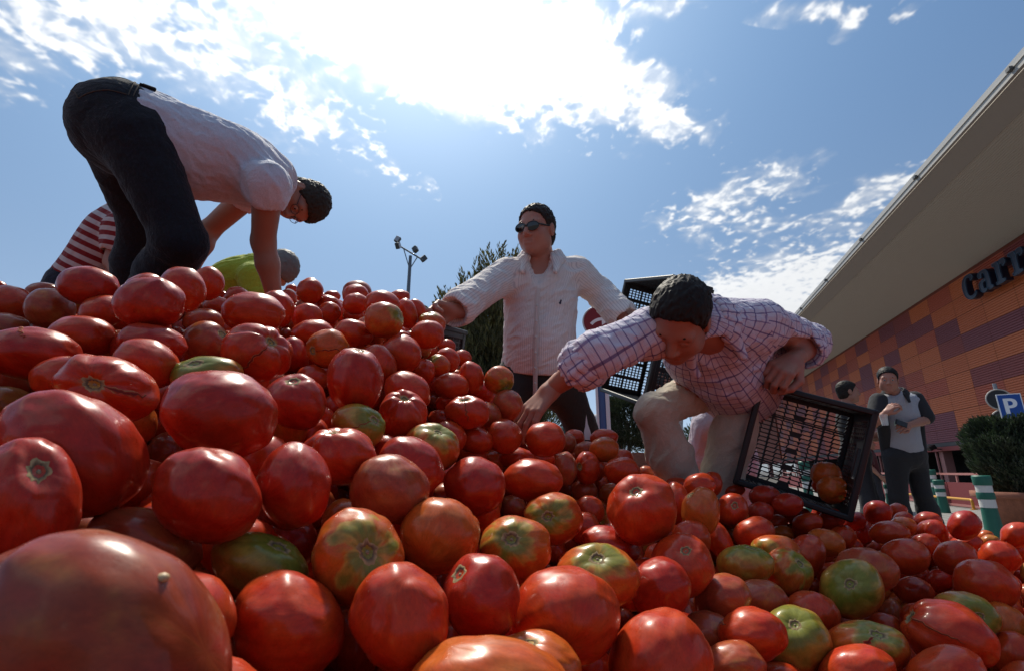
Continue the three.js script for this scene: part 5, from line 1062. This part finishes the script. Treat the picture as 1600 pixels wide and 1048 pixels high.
// ---------------------------------------------------------------- people farther off
{
  const j = pose({ pelvis: [1413, 708, 4.95], neck: [1399, 616, 4.92], hipR: [1400, 712, 4.92], hipL: [1428, 712, 4.98], kneeR: [1404, 775, 4.92], ankleR: [1413, 842, 4.98], kneeL: [1441, 770, 4.95], ankleL: [1464, 836, 5.0],
    shoulderR: [1374, 628, 4.86], elbowR: [1366, 661, 4.74], wristR: [1384, 645, 4.62], shoulderL: [1430, 625, 4.98], elbowL: [1449, 655, 4.86], wristL: [1420, 664, 4.70], head: [1388, 593, 4.86], front: V(-0.42, 0.1, 1) });
  j.headM = lookM(V(0.02, 1, 0.12), V(-0.55, -0.18, 0.8));
  const f = figure('person', 'person in a grey polo shirt with black sleeves standing by the green bollards', undefined, j, { skin: [0.36, 0.16, 0.11], hairMat: hairMat(0.010, 0.009, 0.009), hair: { thick: 0.010, line: 0.02 }, headCell: 0.0045, handCell: 0.005, hairCell: 0.007,
    hands: [[j.wristR, V(0.3, 0.45, 0.35), V(0.6, -0.5, -0.4), -1, 0.8], [j.wristL, V(-0.8, -0.1, 0.5), V(-0.2, -0.4, -0.8), 1, 0.8]] });
  const dark = cloth(plainTex, lin(0.022, 0.022, 0.026), 0.9);
  shirt(f, { mat: cloth(plainTex, lin(0.40, 0.41, 0.46), 0.9), e: 0.020, sleeve: 0.02, hem: -0.06, crease: 0.007, cell: 0.011, collar: 0.6, collarMat: dark, belly: 0.02 });
  for (const s of ['L', 'R']) { const S = j['shoulder' + s], E = j['elbow' + s], q = S.clone().lerp(E, 0.86); f.put('sleeve', fieldMesh([cap(S.clone().addScaledVector(f.Y, 0.012), q, 0.083, 0.078, 0.03)], 0.010, { bump: creaseField(0.004) }), dark); f.put('side_panel', fieldMesh([cap(S.clone().addScaledVector(f.Y, -0.09), f.tp(s === 'L' ? 0.135 : -0.135, 0.0, 0), 0.055, 0.058, 0.03)], 0.010), dark); }
  trousers(f, { mat: dark, e: 0.024, flare: 0.035, waist: 0.05, cell: 0.012 }); shoes(f, blackPlastic);
  f.put('badge', flat(rbox(0.060, 0.045, 0.004, 0.0015).applyMatrix4(lookM(V(0, 1, 0), f.Z)).translate(...f.tp(-0.06, 0.60, 0.165))), std(lin(0.45, 0.6, 0.5), 0.5));
  const tele = thing('mobile_phone', 'small dark phone held at the waist by the person in the polo shirt', 'phone', at(1409, 661, 4.62)); part('phone_case', rbox(0.05, 0.11, 0.012, 0.004).rotateZ(1.2), blackPlastic, tele); part('screen', boxAt(0.042, 0.095, 0.002, 0, 0, 0.0075).rotateZ(1.2), std(lin(0.02, 0.02, 0.025), 0.1), tele);
  const cup = thing('plastic_cup', 'clear plastic cup between the hands of the two talking men', 'cup', at(1384, 664, 4.58)); part('cup_wall', new THREE.LatheGeometry([V(0.024, 0, 0), V(0.026, 0.001, 0), V(0.034, 0.10, 0), V(0.036, 0.102, 0)].map((p) => new THREE.Vector2(p.x, p.y)), 20), new THREE.MeshPhysicalMaterial({ color: lin(0.9, 0.92, 0.93), transmission: 0.7, roughness: 0.15, thickness: 0, side: THREE.DoubleSide }), cup);
}
function standing(name, label, group, u, vHead, d, o) {   // someone upright far behind: head height given, the rest in proportion
  const h = at(u, vHead, d), k = o.k ?? 1, fwd = (o.fwd ?? V(0, 0, 1)).clone().normalize(), r = V(0, 1, 0).cross(fwd).normalize(), P = (x, y, z) => h.clone().addScaledVector(r, x * k).addScaledVector(fwd, z * k).add(V(0, y * k, 0));
  const j = { head: h, neck: P(0, -0.17, -0.03), pelvis: P(0, -0.70, -0.04), shoulderL: P(0.175, -0.235, -0.03), shoulderR: P(-0.175, -0.235, -0.03), hipL: P(0.09, -0.73, -0.03), hipR: P(-0.09, -0.73, -0.03), kneeL: P(0.11, -1.15, 0.02), kneeR: P(-0.10, -1.15, 0.0), ankleL: P(0.12, -1.56, -0.03), ankleR: P(-0.12, -1.56, -0.02),
    elbowL: P(0.22, -0.50, -0.03), wristL: P(0.20, -0.70, 0.12), elbowR: P(-0.22, -0.50, -0.03), wristR: P(-0.20, -0.70, 0.12), front: fwd, headM: lookM(V(0, 1, 0), o.look ?? fwd) };
  for (const q in o.set ?? {}) j[q] = P(...o.set[q]);
  const f = figure(name, label, group, j, { skin: o.skin ?? [0.33, 0.15, 0.1], hairMat: hairMat(...(o.hairCol ?? [0.015, 0.011, 0.009])), hair: o.hair ?? { line: 0.018, thick: 0.009 }, headCell: d < 7 ? 0.005 : 0.008, cell: 0.014, hairCell: d < 7 ? 0.006 : 0.009, handCell: 0.007, eyes: d < 6.5, hands: [[j.wristL, j.wristL.clone().sub(j.elbowL), r.clone().negate(), -1, 0.5], [j.wristR, j.wristR.clone().sub(j.elbowR), r, 1, 0.5]] });
  shirt(f, { mat: cloth(plainTex, lin(...o.top), 0.9), e: 0.018, sleeve: o.sleeve ?? 0.7, hem: -0.08, cell: 0.013, crease: 0.007, collar: o.collar });
  trousers(f, { mat: cloth(plainTex, lin(...o.legs), 0.9), e: 0.02, cell: 0.014, waist: 0.08 }); shoes(f, std(lin(0.05, 0.045, 0.04), 0.7));
  return f;
}
standing('person', 'person in a dark shirt facing the one in the polo shirt, behind the tipped crate', undefined, 1326, 612, 5.5, { fwd: V(0.75, 0, 0.55), look: V(0.95, 0, 0.25), top: [0.02, 0.022, 0.028], legs: [0.03, 0.03, 0.035], sleeve: 0.75, set: { elbowR: [-0.20, -0.50, 0.12], wristR: [-0.10, -0.47, 0.38], elbowL: [0.2, -0.5, 0.1], wristL: [0.12, -0.5, 0.33] } });
standing('person', 'dark haired person in a maroon top far behind the bollards', undefined, 1357, 693, 9.5, { fwd: V(0.7, 0, 0.6), top: [0.09, 0.012, 0.016], legs: [0.03, 0.03, 0.04], k: 0.86 });
standing('person', 'person in a black top and shorts beside the one in maroon, behind the first bollard', undefined, 1340, 684, 10.2, { fwd: V(0.3, 0, 0.8), top: [0.012, 0.012, 0.014], legs: [0.05, 0.05, 0.06], k: 0.92 });
standing('person', 'person with long dark hair in a white blouse behind the blue and white pole', undefined, 946, 632, 7.5, { fwd: V(0.4, 0, -1), top: [0.60, 0.58, 0.60], legs: [0.12, 0.14, 0.2], hair: { back: 0.10, thick: 0.016 }, k: 0.95 });
standing('person', 'person in white holding a black camera to the face behind the crouching man', undefined, 1034, 592, 5.2, { fwd: V(-0.7, 0, 0.6), top: [0.6, 0.6, 0.6], legs: [0.1, 0.1, 0.12], sleeve: 1.6, set: { elbowR: [-0.2, -0.36, 0.12], wristR: [-0.07, -0.10, 0.17], elbowL: [0.2, -0.36, 0.12], wristL: [0.07, -0.10, 0.17] } });
{ const cam = thing('camera', 'black photo camera held up behind the crouching man', 'camera', at(1027, 597, 5.05), -0.9); part('camera_body', rbox(0.13, 0.085, 0.05, 0.01), blackPlastic, cam); part('lens_barrel', new THREE.CylinderGeometry(0.034, 0.037, 0.09, 18).rotateX(Math.PI / 2).translate(0, -0.005, 0.065), blackPlastic, cam); part('viewfinder', rbox(0.05, 0.03, 0.04, 0.006, 0, 0.055, 0), blackPlastic, cam); }
{ // bent low behind the crouching man: only pale trousers show
  const j = pose({ pelvis: [1150, 585, 2.75], neck: [1165, 535, 2.45], hipR: [1128, 600, 2.72], hipL: [1172, 600, 2.78], kneeR: [1108, 668, 2.6], ankleR: [1098, 790, 2.75], kneeL: [1150, 668, 2.62], ankleL: [1150, 790, 2.8], shoulderR: [1128, 545, 2.45], elbowR: [1130, 600, 2.4], wristR: [1140, 650, 2.35], shoulderL: [1205, 545, 2.5], elbowL: [1195, 600, 2.45], wristL: [1175, 650, 2.4], head: [1165, 548, 2.32], front: V(0, -0.9, 0.5) });
  j.headM = lookM(V(0, 0.5, 0.8), V(0, -0.8, 0.5));
  const f = figure('person', 'person in pale lilac trousers bent over behind the crouching man in the checked shirt', undefined, j, { hairMat: hairMat(0.02, 0.015, 0.01), headCell: 0.008, hairCell: 0.009, cell: 0.014, handCell: 0.006, eyes: false, hands: [[j.wristR, V(0, -1, 0), V(1, 0, 0), -1, 0.5], [j.wristL, V(0, -1, 0), V(-1, 0, 0), 1, 0.5]] });
  shirt(f, { mat: cloth(plainTex, lin(0.5, 0.48, 0.5)), sleeve: 0.7, hem: -0.02, cell: 0.012 }); trousers(f, { mat: cloth(plainTex, lin(0.62, 0.56, 0.64), 0.9, 0.004), e: 0.03, flare: 0.05, waist: 0.1, crease: 0.011, cell: 0.010 });
}
{ // striped top at the far left
  const j = pose({ pelvis: [132, 440, 2.45], neck: [205, 322, 2.5], hipR: [152, 450, 2.38], hipL: [112, 445, 2.55], kneeR: [160, 540, 2.35], ankleR: [150, 660, 2.4], kneeL: [120, 540, 2.55], ankleL: [115, 660, 2.6], shoulderR: [192, 345, 2.36], elbowR: [178, 398, 2.34], wristR: [205, 440, 2.25], shoulderL: [196, 335, 2.66], elbowL: [225, 395, 2.6], wristL: [235, 440, 2.5], head: [232, 300, 2.5], front: V(0.6, -0.75, -0.1) }, 12);
  j.headM = lookM(V(0.6, 0.75, 0), V(0.7, -0.7, 0.1));
  const f = figure('person', 'person in a red and white striped top and blue jeans bending at the left', undefined, j, { hairMat: hairMat(0.03, 0.02, 0.013), headCell: 0.006, hairCell: 0.007, girth: 0.96, eyes: false, hair: { back: 0.05 }, hands: [[j.wristR, V(0.3, -1, 0.2), V(0.5, 0, -0.6), 1, 0.5], [j.wristL, V(0.2, -1, 0.2), V(-0.5, 0, 0.6), -1, 0.5]] });
  shirt(f, { name: 'striped_top', mat: cloth(redTex, lin(0.9, 0.9, 0.9)), sleeve: 0.5, hem: 0.10, e: 0.014, crease: 0.006, belly: 0.02 });
  trousers(f, { mat: cloth(denimTex, lin(1.3, 1.45, 1.9)), e: 0.014, waist: 0.2 });
}
{ // yellow shirt
  const j = pose({ pelvis: [322, 478, 2.95], neck: [404, 418, 2.85], hipR: [330, 490, 2.85], hipL: [315, 490, 3.05], kneeR: [330, 580, 2.8], ankleR: [325, 690, 2.85], kneeL: [312, 580, 3.05], ankleL: [310, 690, 3.1], shoulderR: [398, 428, 2.72], elbowR: [405, 480, 2.7], wristR: [425, 520, 2.65], shoulderL: [385, 420, 3.02], elbowL: [405, 480, 3.0], wristL: [425, 520, 2.9], head: [431, 416, 2.82], front: V(0.3, -1, 0.05) }, 6);
  j.headM = lookM(V(0.9, 0.15, 0.1), V(0.1, -0.95, 0.1));
  const f = figure('person', 'grey haired person in a lime yellow shirt bending low behind the bare forearm', undefined, j, { hairMat: hairMat(0.16, 0.15, 0.14), headCell: 0.006, hairCell: 0.007, eyes: false, hair: { thick: 0.008 }, girth: 1.08, hands: [[j.wristR, V(0.3, -1, 0.2), V(0.5, 0, -0.6), 1, 0.5], [j.wristL, V(0.2, -1, 0.2), V(-0.5, 0, 0.6), -1, 0.5]] });
  shirt(f, { mat: cloth(plainTex, lin(0.42, 0.50, 0.03), 0.85, 0.004), sleeve: 0.55, hem: -0.1, e: 0.024, crease: 0.009, belly: 0.06, collar: 0.6 });
  trousers(f, { mat: cloth(plainTex, lin(0.05, 0.05, 0.07)), e: 0.016, waist: 0.1, cell: 0.012 });
}
// ---------------------------------------------------------------- black plastic crates
const cratePlastic = new THREE.MeshPhysicalMaterial({ color: lin(0.006, 0.0065, 0.008), roughness: 0.5, clearcoat: 0.06, clearcoatRoughness: 0.4 });
function lattice(L, Hh, kind, th = 0.0035) {   // a moulded panel, lower left corner at 0,0, pierced by slots
  const s = new THREE.Shape([[0, 0], [L, 0], [L, Hh], [0, Hh]].map(([x, y]) => new THREE.Vector2(x, y)));
  const hole = (pts) => s.holes.push(new THREE.Path(pts.map(([x, y]) => new THREE.Vector2(x, y)).reverse()));
  if (kind === 'floor') {   // slanting slots, turned the other way in every quarter
    const nx = Math.round(L / 0.034), ny = Math.round(Hh / 0.0165), m = 0.012, dx = (L - 2 * m) / nx, dy = (Hh - 2 * m) / ny;
    for (let i = 0; i < nx; i++) for (let k = 0; k < ny; k++) {
      const qx = i < nx / 2 ? 1 : -1, qy = k < ny / 2 ? 1 : -1, sk = 0.0055 * qx * qy, x0 = m + i * dx + 0.0024, x1 = m + (i + 1) * dx - 0.0024, y0 = m + k * dy + 0.0021, y1 = m + (k + 1) * dy - 0.0021;
      if (i === (nx >> 1) && k % 4 === 0) continue;
      hole([[x0 - (sk < 0 ? 0 : 0), y0], [x1, y0 + 0], [x1, y1], [x0, y1]].map(([x, y], q) => [x + (q > 1 ? sk : -sk) * 0.45, y]));
    }
  } else {
    const nx = Math.round(L / 0.0135), ny = Math.round(Hh / 0.021), m = 0.008, dx = (L - 2 * m) / nx, dy = (Hh - 2 * m) / ny, handle = kind === 'handle';
    for (let i = 0; i < nx; i++) for (let k = 0; k < ny; k++) {
      const cx = m + (i + 0.5) * dx, cy = m + (k + 0.5) * dy; if (i % 6 === 5) continue;
      if (handle && Math.abs(cx - L / 2) < 0.062 && cy > Hh * 0.52) continue;
      hole([[cx - dx * 0.34, cy - dy * 0.36], [cx + dx * 0.34, cy - dy * 0.36], [cx + dx * 0.34, cy + dy * 0.36], [cx - dx * 0.34, cy + dy * 0.36]]);
    }
    if (handle) hole([[L / 2 - 0.05, Hh * 0.64], [L / 2 + 0.05, Hh * 0.64], [L / 2 + 0.05, Hh * 0.90], [L / 2 - 0.05, Hh * 0.90]]);
  }
  return new THREE.ExtrudeGeometry(s, { depth: th, bevelEnabled: false });
}
function crate(name, label, w, h, d, matrix) {   // floor on z = 0, open side at z = d
  const t = thing(name, label, 'crate'); matrix.decompose(t.position, t.quaternion, t.scale); const m = cratePlastic;
  part('floor_lattice', lattice(w - 0.01, h - 0.01, 'floor').translate(-w / 2 + 0.005, -h / 2 + 0.005, 0), m, t);
  for (const [k, L] of [[0, w], [1, h], [2, w], [3, h]]) {
    const g = lattice(L - 0.012, d - 0.012, k % 2 ? 'handle' : 'side').rotateX(Math.PI / 2).translate(-L / 2 + 0.006, -(k % 2 ? w : h) / 2 + 0.004, 0.004); g.rotateZ(k * Math.PI / 2); part('side_wall', g, m, t);
  }
  const rim = [], ribs = [];
  for (const [x, y, l, along] of [[0, h / 2, w, 1], [0, -h / 2, w, 1], [w / 2, 0, h, 0], [-w / 2, 0, h, 0]]) {
    rim.push(along ? rbox(l + 0.022, 0.020, 0.020, 0.006, x, y, d - 0.008) : rbox(0.020, l + 0.022, 0.020, 0.006, x, y, d - 0.008));
    rim.push(along ? rbox(l + 0.008, 0.008, 0.030, 0.003, x, y, d - 0.024) : rbox(0.008, l + 0.008, 0.030, 0.003, x, y, d - 0.024));
    ribs.push(along ? rbox(l - 0.01, 0.010, 0.012, 0.003, x, y, 0.004) : rbox(0.010, l - 0.01, 0.012, 0.003, x, y, 0.004), along ? boxAt(l - 0.02, 0.007, 0.006, x, y * 1.004, d * 0.5) : boxAt(0.007, l - 0.02, 0.006, x * 1.004, y, d * 0.5));
  }
  part('rim', rim, m, t);
  for (const x of [-1, 1]) for (const y of [-1, 1]) part('corner_post', [rbox(0.034, 0.012, d - 0.02, 0.004, x * (w / 2 - 0.014), y * h / 2, d / 2 - 0.004), rbox(0.012, 0.034, d - 0.02, 0.004, x * w / 2, y * (h / 2 - 0.014), d / 2 - 0.004)], m, t);
  for (const k of [-0.25, 0.25]) ribs.push(boxAt(0.006, h - 0.02, 0.010, k * w, 0, -0.004), boxAt(w - 0.02, 0.006, 0.010, 0, k * h, -0.0045));
  part('floor_rib', ribs, m, t);
  return t;
}
const turnBy = (r, p) => { const v = V(...r), a = v.length(); return new THREE.Matrix4().makeRotationAxis(v.normalize(), a).setPosition(p); };
crate('crate', 'black slotted plastic crate tipped towards us with tomatoes inside, gripped by the crouching man', 0.325, 0.335, 0.20, turnBy([-1.901, 4.018, 3.711], V(1.010, 0.842, -1.79)));
crate('crate', 'black perforated crate hanging upright between the man in sunglasses and the crouching man', 0.40, 0.56, 0.22, turnBy([0.09, -1.237, -0.361], V(0.773, 1.323, -2.264)));
{ const c = at(672, 498, 1.92); crate('crate', 'black crate mostly hidden behind the tomatoes, its rim held by the man in sunglasses', 0.30, 0.38, 0.2, new THREE.Matrix4().makeRotationFromEuler(new THREE.Euler(-1.35, 0.12, -0.22)).setPosition(c.add(V(-0.09, -0.20, -0.08)))); }
for (const [u, v, r, d, s, label, look] of [[1291, 742, 23, 1.66, 41, 'upper tomato inside the tipped crate', 'o'], [1301, 764, 23, 1.61, 42, 'lower tomato at the mouth of the tipped crate', 'o'], [1283, 758, 13, 1.66, 43, 'half hidden tomato at the back of the tipped crate', 'r']]) {
  const R = r * d / F * 0.96, m = shade(new THREE.Mesh(tomatoGeometry(look, s, 56, 36, new THREE.Matrix3().set(R, 0, 0, 0, R * 0.93, 0, 0, 0, R)), tomatoSkin)); m.name = numbered('tomato'); m.position.copy(at(u, v, d)); m.rotation.set(2.6, s, 0.4); scene.add(m); tag(m, label, 'tomato');
}
{ const p = at(917, 668, 1.62), t = thing('paper_scrap', 'torn white paper scrap standing between tomatoes below the man in sunglasses', 'paper', p), s = new THREE.Shape([[-0.006, -0.03], [0.014, -0.03], [0.008, -0.006], [0.003, 0.01], [0.0, 0.034], [-0.004, 0.004], [-0.008, -0.01]].map(([x, y]) => new THREE.Vector2(x * 1.3, y * 1.3))); part('sheet', new THREE.ExtrudeGeometry(s, { depth: 0.0006, bevelEnabled: false }), std(lin(0.7, 0.68, 0.7), 0.8), t); }
renderer.render(scene, camera);
